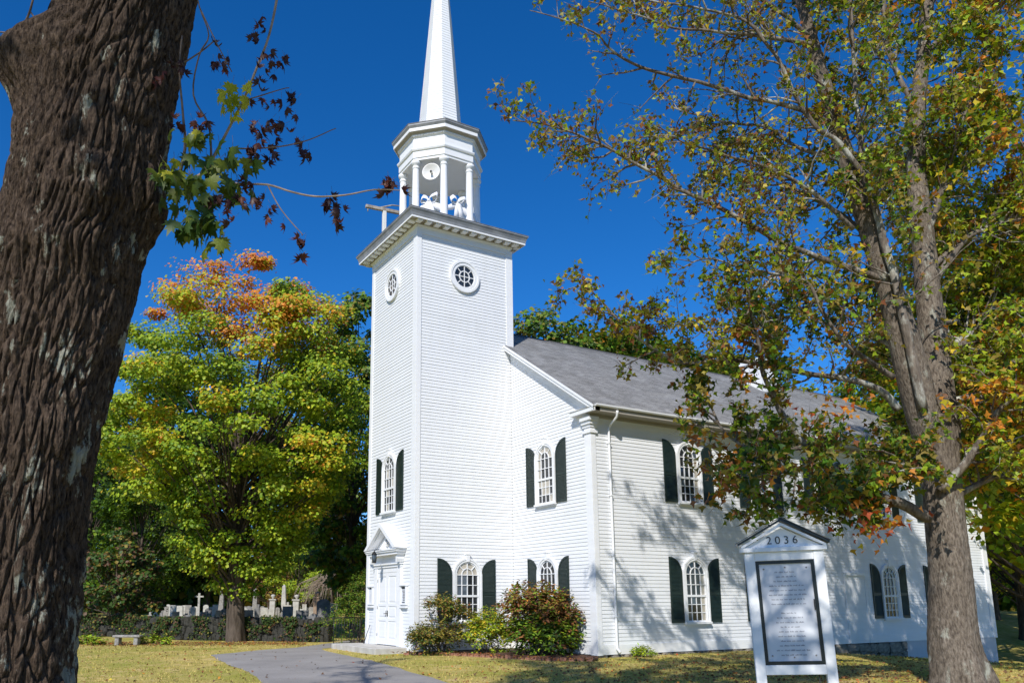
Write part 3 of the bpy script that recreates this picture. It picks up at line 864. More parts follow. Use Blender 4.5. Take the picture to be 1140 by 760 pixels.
# little flush side door in the long wall
sd_ = MB(); sd_.box(NX + .02, NX + .05, 17.15, 18.35, .12, 2.72, M['siding'])
for q in range(20): sd_.box(NX + .05, NX + .055, 17.16, 18.34, .14 + q * .128, .14 + q * .128 + .11, M['siding'])
sdo = sd_.build('side_door', church)
box('lintel', NX, NX + .12, 17.05, 18.45, 2.72, 2.84, M['trim'], sdo)
box('post', NX, NX + .07, 17.05, 17.15, .05, 2.72, M['trim'], sdo); box('post', NX, NX + .07, 18.35, 18.45, .05, 2.72, M['trim'], sdo)

# ================================================================== things on and round the church
# lantern over the door
t = empty('lantern', (DX - .02, -.62, 3.36), label='black hanging lantern under the door pediment on the tower front', cat='lantern')
mb = MB(); mb.lathe([(.02, .22), (.10, .12), (.11, .10), (.10, .09)], M['dark'], 6, ang0=R(30)); mb.lathe([(.07, -.22), (.09, -.20), (.09, -.18), (.07, -.18)], M['dark'], 6, ang0=R(30))
for k in range(6):
    a = R(30 + 60 * k); mb.tube([(.075 * math.cos(a), .075 * math.sin(a), -.2), (.095 * math.cos(a), .095 * math.sin(a), .10)], [.008, .008], M['dark'], 4)
mb.build('cage', t)
mb = MB(); mb.lathe([(.065, -.18), (.085, .09)], M['glass_blue'], 6, ang0=R(30)); mb.build('pane', t)
mb = MB(); mb.tube([(0, 0, .22), (0, .02, .27), (0, .08, .29), (0, .62, .26)], [.012] * 4, M['dark'], 6); mb.box(-.05, .05, .585, .615, .12, .36, M['dark']); mb.build('arm', t)

def notice(x, label, dark):
    t = empty('notice_case', (x, 0, 1.6), label=label, cat='notice case')
    mb = MB(); w2 = .25
    mb.box(-w2, -w2 + .05, -.11, -.02, 0, .68, M['trim']); mb.box(w2 - .05, w2, -.11, -.02, 0, .68, M['trim']); mb.box(-w2 + .05, w2 - .05, -.109, -.02, 0, .05, M['trim']); mb.box(-w2 - .03, w2 + .03, -.13, -.02, .68, .73, M['trim']); mb.box(-w2 - .02, w2 + .02, -.12, -.02, -.10, -.03, M['trim'])
    mb.build('frame', t)
    bb = box('backboard', -w2 + .05, w2 - .05, -.05, -.021, .05, .68, M['panel'], t)
    if dark:
        mb = MB()
        mb.box(-.17, .17, -.056, -.05, .57, .655, M['dark']); mb.box(-.17, .17, -.056, -.05, .08, .11, M['dark'])
        rr = random.Random(4)
        for k in range(7):
            z = .16 + k * .055; w_ = rr.uniform(.06, .15); mb.box(-w_, w_, -.0555, -.05, z, z + .028, M['slate'])
        mb.build('lettering', bb, kind='stuff')
    else: box('lettering', -.12, .12, -.056, -.05, .60, .65, M['dark'], bb)
    return t
notice(-.74, 'small white framed notice case with dark lettering right of the church door', True)
notice(-3.72, 'narrow white notice case left of the church door', False)

# loudspeaker in the belfry
hd = Vector((math.cos(R(-40)), math.sin(R(-40)), -.06)).normalized()
t = empty('horn_loudspeaker', (-2.1 + 1.42 * .76, 2.1 - 1.42 * .70, 19.06), R(-40), label='round off-white horn loudspeaker high between two belfry columns', cat='loudspeaker')
def lx(prof, mat, n=24):                             # lathe about local +X
    b = MB(); b.lathe(prof, mat, n); b.v = [(z, y_, -x_) for x_, y_, z in b.v]; return b
lx([(.02, -.30), (.06, -.28), (.07, -.14), (.14, -.10), (.24, -.05), (.33, .0), (.37, .03), (.38, .035), (.37, .045), (.34, .03), (.25, -.02), (.15, -.06), (.05, -.09), (.0, -.09)], M['horn']).build('bell', t)
mb = MB(); mb.tube([(-.09, 0, 0), (.03, .0, -.02), (.16, .02, -.05)], [.05, .045, .06], M['horn'], 12); mb.tube([(.16, .02, -.05), (.19, .025, -.06)], [.035, .035], M['dark'], 10); mb.build('driver', t)
mb = MB(); mb.tube([(-.2, 0, .07), (-.2, 0, .55)], [.02, .02], M['dark'], 6); mb.box(-.28, .0, -.02, .02, .055, .085, M['dark']); mb.build('bracket', t)

# white ribbon bows and fabric swags hung round the belfry
def ribbon(mb, pts, wdir, w_, mat=M['cloth']):
    vs = []
    for p, ww in zip(pts, w_):
        vs += [Vector(p) - Vector(wdir) * ww / 2, Vector(p) + Vector(wdir) * ww / 2]
    mb.add(vs, [(2 * i, 2 * i + 1, 2 * i + 3, 2 * i + 2) for i in range(len(pts) - 1)], mat, True)
for k in (7, 6, 0, 5, 1):
    a0 = A8 + (k - 1) * math.pi / 4; a1 = a0 + math.pi / 4; am = (a0 + a1) / 2
    ap = 1.66 * math.cos(math.pi / 8)
    lab = {7: 'white fabric swag draped between the two belfry columns nearest the loudspeaker', 6: 'white fabric swag between belfry columns over the tower front', 0: 'white fabric swag between belfry columns on the side facing the nave wall', 5: 'white fabric swag on the far left side of the belfry', 1: 'white fabric swag on the far right shaded side of the belfry'}[k]
    base = Vector((-2.1, 2.1, 0))
    mb = MB(); pts = []
    for i in range(13):
        s_ = i / 12; p = Vector((math.cos(a0), math.sin(a0), 0)).lerp(Vector((math.cos(a1), math.sin(a1), 0)), s_) * 1.60
        dr = .30 * abs(2 * s_ - 1) ** 1.3
        pts.append(base + p + Vector((0, 0, 17.62 - dr)))
    ribbon(mb, pts, (0.03, 0.03, 1), [.26 + .05 * math.sin(i * 2.1) for i in range(13)])
    me = mb.mesh('fabric_swag'); o = link('fabric_swag', me, label=lab, cat='fabric swag', group='white swags round the belfry')
    sm_ = o.modifiers.new('thick', 'SOLIDIFY'); sm_.thickness = .03
    if k in (7, 0):
        rt = empty('ribbon_bow', base + Vector((math.cos(am), math.sin(am), 0)) * (ap - .02) + Vector((0, 0, 17.72)), am + math.pi / 2,
                   label='white ribbon bow with long tails under the round loudspeaker' if k == 7 else 'white ribbon bow in the belfry opening on the nave side', cat='ribbon bow', group='white bows on the belfry')
        for s in (-1, 1):
            mb = MB(); lp = []
            for i in range(11):
                a = 2 * math.pi * i / 10; lp.append((s * (.18 - .17 * math.cos(a)), -.04 - .07 * math.sin(a), .05 + .10 * math.sin(a) + .11 * (1 - math.cos(a)) / 2 + (0.06 * s if i in (4, 5, 6) else 0)))
            ribbon(mb, lp, (0, .5, .85), [.12, .17, .20, .22, .24, .25, .24, .22, .20, .17, .12]); mb.build('loop', rt).modifiers.new('thick', 'SOLIDIFY').thickness = .02
            mb = MB(); ribbon(mb, [(0, -.06, .03), (s * .05, -.10, -.15), (s * .09 + .02, -.08, -.38), (s * .12 + .03, -.09, -.66)], (1, .1, 0), [.10, .19, .24, .27]); mb.build('tail', rt).modifiers.new('thick', 'SOLIDIFY').thickness = .02
        MB().lathe([(.02, -.07), (.075, -.04), (.08, .04), (.02, .07)], M['cloth'], 10, (0, -.06, .03)).build('knot', rt)

# post with crossbar on the tower roof
t = empty('roof_post', (-3.98, .35, 16.45), 0, label='weathered white post with wooden crossbar standing on the tower roof', cat='post')
box('post', -.075, .075, -.075, .075, 0, 2.0, M['old_trim'], t, .008)
mb = MB(); mb.box(-.85, 1.15, -.07, .07, 2.0, 2.14, M['oldwood']); mb.build('crossbar', t, rz=R(84), bevel=.012)
MB().tube([(-.02, -.2, 2.13), (.15, .3, 2.3), (.2, .9, 2.36)], [.035, .03, .02], M['oldwood'], 6).build('brace', t)
MB().tube([(-.07, -.75, 2.0), (-.07, -.75, 1.84)], [.02, .03], M['granite'], 6).build('hook', t)
# lightning rod wire on the cornice
# handrail at the stoop
t = empty('handrail', (-4.62, -1.2, .13), 0, label='thin dark iron handrail with balusters at the left end of the stone stoop', cat='handrail')
mb = MB(); mb.tube([(0, 0, 0), (0, 0, .98)], [.018] * 2, M['dark'], 6); mb.build('newel', t); MB().tube([(0, 1.1, 0), (0, 1.1, .98)], [.018] * 2, M['dark'], 6).build('newel', t)
MB().tube([(0, -.1, .95), (0, 0, .98), (0, 1.12, .98)], [.02] * 3, M['dark'], 6).build('rail', t)
bal = MB().tube([(0, 0, .1), (0, 0, .97)], [.009] * 2, M['dark'], 5).mesh('baluster')
for k in range(9): link('baluster', bal, t, (0, .11 + .11 * k, 0))
MB().tube([(0, 0, .10), (0, 1.1, .10)], [.012] * 2, M['dark'], 5).build('lower_rail', t)
t = empty('boot_scraper', (-3.72, -.30, .13), label='leaning black iron bar against the wall left of the church door', cat='iron bar')
MB().tube([(0, 0, 0), (.02, .1, .35), (.10, .2, .72)], [.014, .014, .012], M['dark'], 5).build('bar', t)

# ================================================================== the church sign
SG = Vector((16.284, -.892, gh(16.28, -.89)))
t = empty('church_sign', SG, R(60.0), label='white pedimented church notice board numbered 2036 with black framed panel', cat='sign')
t.rotation_euler = (0, R(-1.6), R(47.0))
HW = .645
MB().box(-HW, -HW + .165, -.06, .06, -.1, 2.62, M['trim']).build('post', t, bevel=.008)
MB().box(HW - .165, HW, -.06, .06, -.1, 2.62, M['trim']).build('post', t, bevel=.008)
MB().box(-HW + .165, HW - .165, -.05, .05, .56, .72, M['trim']).build('bottom_rail', t, bevel=.006)
MB().box(-HW + .165, HW - .165, -.05, .05, 2.47, 2.62, M['trim']).build('top_rail', t, bevel=.006)
fr = MB(); a, b, z0, z1 = -HW + .167, HW - .167, .722, 2.468
for (p, q, r_, s_) in ((a, a + .055, z0, z1), (b - .055, b, z0, z1), (a + .055, b - .055, z0, z0 + .06), (a + .055, b - .055, z1 - .055, z1)): fr.box(p, q, -.045, .03, r_, s_, M['black_paint'])
fr.build('panel_frame', t)
panel_o = box('panel', a + .055, b - .055, -.02, .02, z0 + .06, z1 - .055, M['panel'], t)
# printed lines too blurred to read: plain dark strokes at the places of the words
tx = MB(); rr = random.Random(11)
pw = b - a - .11
lines = [.38, .34, .44, .62, .62, .66, .58, .60, 0, .30, .46, .50, .36, .44, .48, .40, .46, .58, .44]
zz = z1 - .21
for wl in lines:
    if wl:
        x = -pw * wl / 2 * 1.1; xe = -x
        while x < xe - .02:
            wd = rr.uniform(.03, .085); x2 = min(xe, x + wd)
            q = x
            while q < x2 - .006:
                l_ = rr.uniform(.006, .012); h_ = rr.choice((.016, .016, .024)); tx.box(q, min(x2, q + l_), -.0225, -.02, zz, zz + h_, M['ink']); q += l_ + .004
            x = x2 + .016
    zz -= .077
tx.build('lettering', panel_o, kind='stuff')
for (px_, pz_) in ((a + .13, z1 - .14), (b - .13, z1 - .13), (0, z1 - .12), (a + .13, z0 + .15), (b - .13, z0 + .15), (0, z0 + .12)):
    MB().lathe([(.014, 0), (.014, .008), (.006, .012)], M['granite'], 8).build('screw', panel_o, (px_, -.02, pz_)).rotation_euler = (R(90), 0, 0)
mb = MB(); mb.box(b - .075, b - .062, -.055, -.0205, 1.62, 1.80, M['dark']); mb.build('latch', panel_o)
HP = HW + .105
MB().box(-HW - .06, HW + .06, -.10, .10, 2.622, 2.70, M['trim']).build('pediment_base', t, bevel=.006)
tymp_o = MB().prism([(-HW - .0, 2.702), (HW + .0, 2.702), (0, 3.03)], 'y', -.03, .03, M['trim']).build('tympanum', t)
for s in (-1, 1):
    sl_ = .365 / (HW + .02)
    def rk(o0, o1, y0, y1, mat, nm, xe):
        p = [(s * xe, 2.70 + .0 + o0), (0, 2.70 + xe * .55 + o0), (0, 2.70 + xe * .55 + o1), (s * xe, 2.70 + o1)]
        if s > 0: p = p[::-1]
        MB().prism(p, 'y', y0 - (.001 if s > 0 else 0), y1, mat).build(nm, t)
    rk(.035, .075, -.13, .13, M['black_paint'], 'roof_board', HP + .0)
    rk(-.015, .033, -.11, .11, M['trim'], 'raking_mould', HP - .06)
    rk(.077, .09, -.14, .14, M['slate'], 'roof_strip', HP + .02)
def text_mesh(s, size, mat, depth=.004):
    cu = bpy.data.curves.new('number', 'FONT'); cu.body = s; cu.size = size; cu.align_x = 'CENTER'; cu.extrude = depth; cu.space_character = 1.5; cu.offset = -.001
    o = bpy.data.objects.new('number_tmp', cu); COL.objects.link(o)
    dg = bpy.context.evaluated_depsgraph_get(); me = bpy.data.meshes.new_from_object(o.evaluated_get(dg))
    bpy.data.objects.remove(o); me.materials.clear(); me.materials.append(mat); return me
o = link('number', text_mesh('2036', .19, M['black_paint']), tymp_o, (0, -.036, 2.755)); o.rotation_euler = (R(90), 0, 0)
MB().tube([(0, .02, -.05), (.0, .02, .6)], [.012, .012], M['dark'], 5).build('cable_pipe', t, (HW - .28, 0, 0))

fhv = Vector((-.866, .5)); rv = Vector((.5, .866)); C2 = Vector((25.512, -12.714))
def gp_(px, D):                                        # a spot on the ground D metres out, px columns from the church axis
    p = C2 + fhv * D + rv * ((px - 516) / 883.3 * D); return p.x, p.y
# ================================================================== graveyard: wall, stones, bench
def on_ground(x, y, dz=0): return (x, y, gh(x, y) + dz)
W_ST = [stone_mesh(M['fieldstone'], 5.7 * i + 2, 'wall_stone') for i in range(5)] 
def stone_wall(pts, h, label, seed, count):
    rr = random.Random(seed)
    P = [Vector(p) for p in pts]
    t = empty('stone_wall', (P[0].x, P[0].y, gh(P[0].x, P[0].y)), label=label, cat='stone wall')
    L = sum((b - a).length for a, b in zip(P[:-1], P[1:])); nr = 3; n = count // nr; st = L / n
    core = MB()
    for r_ in range(nr):
        d = 0.0
        while d < L:
            w_ = st * rr.uniform(.7, 1.35); q = d + w_ / 2; k = 0
            for a, b in zip(P[:-1], P[1:]):
                l_ = (b - a).length
                if q <= l_ or b is P[-1]: break
                q -= l_
            p = a.lerp(b, min(1, q / l_)); ang = math.atan2((b - a).y, (b - a).x)
            hz = h / nr
            z = gh(p.x, p.y) + hz * (r_ + .42) + rr.uniform(-.04, .04)
            o = link('wall_stone', rr.choice(W_ST), t, Vector((p.x, p.y, z)) - t.location, ang + rr.uniform(-.08, .08))
            o.rotation_euler[1] = rr.uniform(-.08, .08)
            o.scale = (w_ * 1.02, rr.uniform(.5, .72) * (1 - .1 * r_), hz * rr.uniform(.98, 1.25) if r_ < nr - 1 else hz * rr.uniform(.75, 1.7))
            d += w_
    return t
stone_wall([(-9.7, .6), (-12.0, -1.6), (-15.2, -4.6), (-18.2, -5.6)], 1.02, 'long low wall of fieldstones toned dark for shade behind the big green maple', 3, 130)
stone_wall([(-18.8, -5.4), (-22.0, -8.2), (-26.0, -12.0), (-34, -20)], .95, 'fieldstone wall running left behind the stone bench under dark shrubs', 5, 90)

t = empty('stone_bench', on_ground(-17.6, -3.1), R(60), label='low grey stone bench on the lawn edge before the graveyard wall', cat='bench')
t.location = on_ground(*gp_(152, 34.8))
MB().box(-.58, .58, -.22, .22, .32, .42, M['granite']).build('seat', t, bevel=.02)
for s in (-.40, .40): MB().box(s - .09, s + .09, -.17, .17, -.05, .32, M['granite']).build('leg', t, bevel=.02)

# granite gate post by the near tree, with its cap and the flat stone at its foot
gp = (9.92, -11.68)
t = empty('granite_post', on_ground(*gp), R(60), label='rough granite post with small cap stone just right of the near tree trunk', cat='post')
bm = bmesh.new(); bmesh.ops.create_cube(bm, size=1.0); bmesh.ops.subdivide_edges(bm, edges=list(bm.edges), cuts=7, use_grid_fill=True)
for v in bm.verts:
    v.co = Vector((v.co.x * .38, v.co.y * .36, (v.co.z + .5) * .92 - .1)); v.co += Vector((noise.noise(v.co * 7), noise.noise(v.co * 7 + Vector((9, 0, 0))), noise.noise(v.co * 7 + Vector((0, 9, 0))))) * .035
me = bpy.data.meshes.new('shaft'); bm.to_mesh(me); bm.free(); me.materials.append(M['mossy']); link('shaft', me, t)
o = link('cap_stone', stone_mesh(M['mossy'], 31.0), t, (-.09, 0, .92)); o.scale = (.22, .24, .16)
o = link('flat_stone', stone_mesh(M['granite'], 47.0), None, on_ground(10.35, -11.3, .04), .3, label='flat grey stone lying in the grass at the foot of the granite post', cat='stone'); o.scale = (.8, .5, .14)

# headstones
def hs_round(w, h, d, mat):
    mb = MB(); n = 8
    p = [(-w / 2, -.15), (w / 2, -.15), (w / 2, h - w * .35)] + [(w / 2 * math.cos(math.pi * i / n), h - w * .35 + w * .35 * math.sin(math.pi * i / n)) for i in range(1, n)] + [(-w / 2, h - w * .35)]
    return [('tablet', mb.prism(p, 'y', -d / 2, d / 2, mat))]
def hs_square(w, h, d, mat):
    return [('tablet', MB().box(-w / 2, w / 2, -d / 2, d / 2, .2, h, mat)), ('plinth', MB().box(-w / 2 - .1, w / 2 + .1, -d / 2 - .1, d / 2 + .1, -.15, .2, mat))]
def hs_obelisk(w, h, d, mat):
    q = MB(); s = w * .3
    q.add([(-w * .36, -w * .36, .55), (w * .36, -w * .36, .55), (w * .36, w * .36, .55), (-w * .36, w * .36, .55), (-s * .7, -s * .7, h - .2), (s * .7, -s * .7, h - .2), (s * .7, s * .7, h - .2), (-s * .7, s * .7, h - .2), (0, 0, h)],
          [(0, 1, 5, 4), (1, 2, 6, 5), (2, 3, 7, 6), (3, 0, 4, 7), (4, 5, 8), (5, 6, 8), (6, 7, 8), (7, 4, 8)], mat)
    return [('shaft', q), ('plinth', MB().box(-w / 2, w / 2, -w / 2, w / 2, -.15, .3, mat).box(-w * .43, w * .43, -w * .43, w * .43, .3, .55, mat))]
def hs_cross(w, h, d, mat):
    return [('cross', MB().box(-.09, .09, -.08, .08, .35, h, mat).box(-w / 2, -.09, -.079, .079, h - .5, h - .32, mat).box(.09, w / 2, -.079, .079, h - .5, h - .32, mat)), ('plinth', MB().box(-w * .4, w * .4, -.25, .25, -.15, .36, mat))]
def hs_urn(w, h, d, mat):
    return [('pedestal', MB().box(-w / 2, w / 2, -w / 2, w / 2, -.15, .3, mat).box(-w * .38, w * .38, -w * .38, w * .38, .3, h - .55, mat).box(-w * .5, w * .5, -w * .5, w * .5, h - .55, h - .42, mat)),
            ('urn', MB().lathe([(.10, h - .42), (.06, h - .36), (w * .36, h - .18), (w * .3, h - .06), (.05, h)], mat, 10))]
def grave(kind, x, y, w, h, mat, label, group=None, rz=None, d=.14):
    t = empty('headstone', on_ground(x, y), R(62) + random.uniform(-.12, .12) if rz is None else rz, label=label, cat='headstone', group=group)
    t.rotation_euler[1] = random.uniform(-.03, .03); t.scale = (.8, .8, .60 if kind is hs_cross else .78)
    for nm, mb in kind(w, h, d, mat): mb.build(nm, t)
    return t
named = [
 (hs_urn, 356, 55, 0.69, 2.75, 'brownstone', 'tall brown pillar monument with rounded cap at the gap in the graveyard wall'),
 (hs_round, 363, 51, 1.06, 2.26, 'slate', 'dark grey round-topped tablet beside the tall brown pillar'),
 (hs_square, 371, 56, 0.67, 1.72, 'marble', 'pale block headstone half hidden behind the shrub left of the tower'),
 (hs_obelisk, 320, 60, 0.69, 3.35, 'marble', 'slender pale obelisk left of the white urn monument'),
 (hs_urn, 333, 58, 0.69, 2.44, 'marble', 'white urn-topped monument in the middle of the graveyard'),
 (hs_cross, 324, 56, 0.62, 2.38, 'marble', 'small white cross beside the slender obelisk'),
 (hs_urn, 307, 59, 0.62, 2.44, 'marble', 'pale urn-topped stone right of the maple trunk'),
 (hs_obelisk, 288, 62, 0.67, 3.05, 'granite', 'grey obelisk a little right of the maple trunk'),
 (hs_obelisk, 271, 61, 0.56, 3.05, 'marble', 'thin pale obelisk directly right of the maple trunk'),
 (hs_obelisk, 251, 60, 0.67, 3.05, 'granite', 'grey obelisk directly left of the maple trunk'),
 (hs_cross, 227, 58, 0.78, 3.35, 'marble', 'tall pale cross well left of the maple trunk'),
 (hs_square, 340, 49.5, .95, 1.44, 'slate', 'wide dark grey block stone nearest the wall on the right'),
 (hs_square, 324, 51, .8, 1.67, 'slate', 'grey shouldered stone below the small white cross'),
 (hs_square, 279, 50, 1.01, 1.44, 'slate', 'square dark slate stone close behind the wall right of the maple trunk'),
 (hs_square, 366, 50.2, 0.90, 0.86, 'brownstone', 'low reddish stone at the foot of the dark round-topped tablet'),
 (hs_round, 203, 41.5, .9, 1.35, 'slate', 'dark round-topped stone close behind the wall, left of the tall pale cross'),
 (hs_round, 216, 41.8, 1.0, 1.45, 'slate', 'broad dark tablet just left of the tall pale cross'),
 (hs_round, 352, 39.2, .55, 1.55, 'slate', 'dark round-topped stone at the right end of the fieldstone wall'),
]
for kind, px, D, w, h, mt, lab in named:
    x, y = gp_(px, D); grave(kind, x, y, w, h, M[mt], lab)
gk = [(hs_round, 'round-topped pale headstone in the crowded graveyard rows'), (hs_square, 'plain square pale headstone in the crowded graveyard rows'), (hs_round, 'round-topped grey slate headstone in the crowded graveyard rows')]
rr = random.Random(21); gn_ = {}; G_ = []
for k in range(56):
    px = 175 + (378 - 175) * (k + rr.random()) / 56; D = rr.uniform(54, 80)
    x, y = gp_(px, D); i = rr.choice((0, 0, 1, 1, 2))
    gn_[(i, px > 262)] = gn_.get((i, px > 262), 0) + 1
    G_.append((i, px, D, x, y))
NTH = 'first second third fourth fifth sixth seventh eighth ninth tenth eleventh twelfth thirteenth fourteenth fifteenth sixteenth seventeenth eighteenth nineteenth twentieth'.split()
KN = ('round-topped pale headstone', 'plain square pale headstone', 'round-topped grey slate headstone')
G_.sort(key=lambda g: abs(g[1] - 262)); cn_ = {}
for i, px, D, x, y in G_:
    sd_k = (i, px > 262); cn_[sd_k] = cn_.get(sd_k, 0) + 1
    lab = f"{NTH[min(19, cn_[sd_k] - 1)]} {KN[i]} {'right' if px > 262 else 'left'} of the big maple trunk in the graveyard rows"
    grave(gk[i][0], x, y, rr.uniform(.4, .72), rr.uniform(.8, 1.4), M['slate'] if i == 2 else M[rr.choice(('marble', 'granite', 'marble'))], lab, ('rows of pale round headstones', 'rows of pale square headstones', 'rows of slate headstones')[i])

# brick edging along the shrub bed
t = empty('brick_edging', (.3, -.35, gh(.3, -.35)), label='row of old red bricks edging the shrub bed by the tower', cat='brick edging')
bme = MB().box(-.10, .10, -.05, .05, -.08, .10, M['brick']); bme = bme.mesh('brick')
EDGE = [(.35, -.45), (1.1, .35), (2.3, .95), (3.6, 1.55), (5.1, 2.3), (5.9, 3.3)]
k = 0
for a, b in zip(EDGE[:-1], EDGE[1:]):
    a = Vector(a); b = Vector(b); n_ = int((b - a).length / .22)
    for q in range(n_):
        p = a.lerp(b, q / n_); o = link('brick', bme, t, (p.x - .3 + random.uniform(-.02, .02), p.y + .35 + random.uniform(-.02, .02), gh(p.x, p.y) - t.location.z + random.uniform(-.03, .015)), math.atan2((b - a).y, (b - a).x) + random.uniform(-.1, .1))
        o.rotation_euler[1] = random.uniform(-.1, .1)
# mulch in the bed
mv = []
for (a, b) in zip(EDGE, [(.05, -.05), (.05, 1.5), (.05, 3.2), (.8, 4.15), (3.5, 4.15), (4.9, 4.15)]):
    for q in range(5):
        p = Vector(a).lerp(Vector(b), q / 4); mv.append((p.x, p.y, gh(p.x, p.y) + .05 + .03 * noise.noise(Vector((p.x * 3, p.y * 3, 0)))))
M['mulch'] = simple('bark_mulch', (.07, .035, .02), (.2, .10, .06), 14, .95, .8, .05)
MB().add(mv, [(i * 5 + q, (i + 1) * 5 + q, (i + 1) * 5 + q + 1, i * 5 + q + 1) for i in range(5) for q in range(4)], M['mulch'], True).build('mulch_bed', kind='structure')

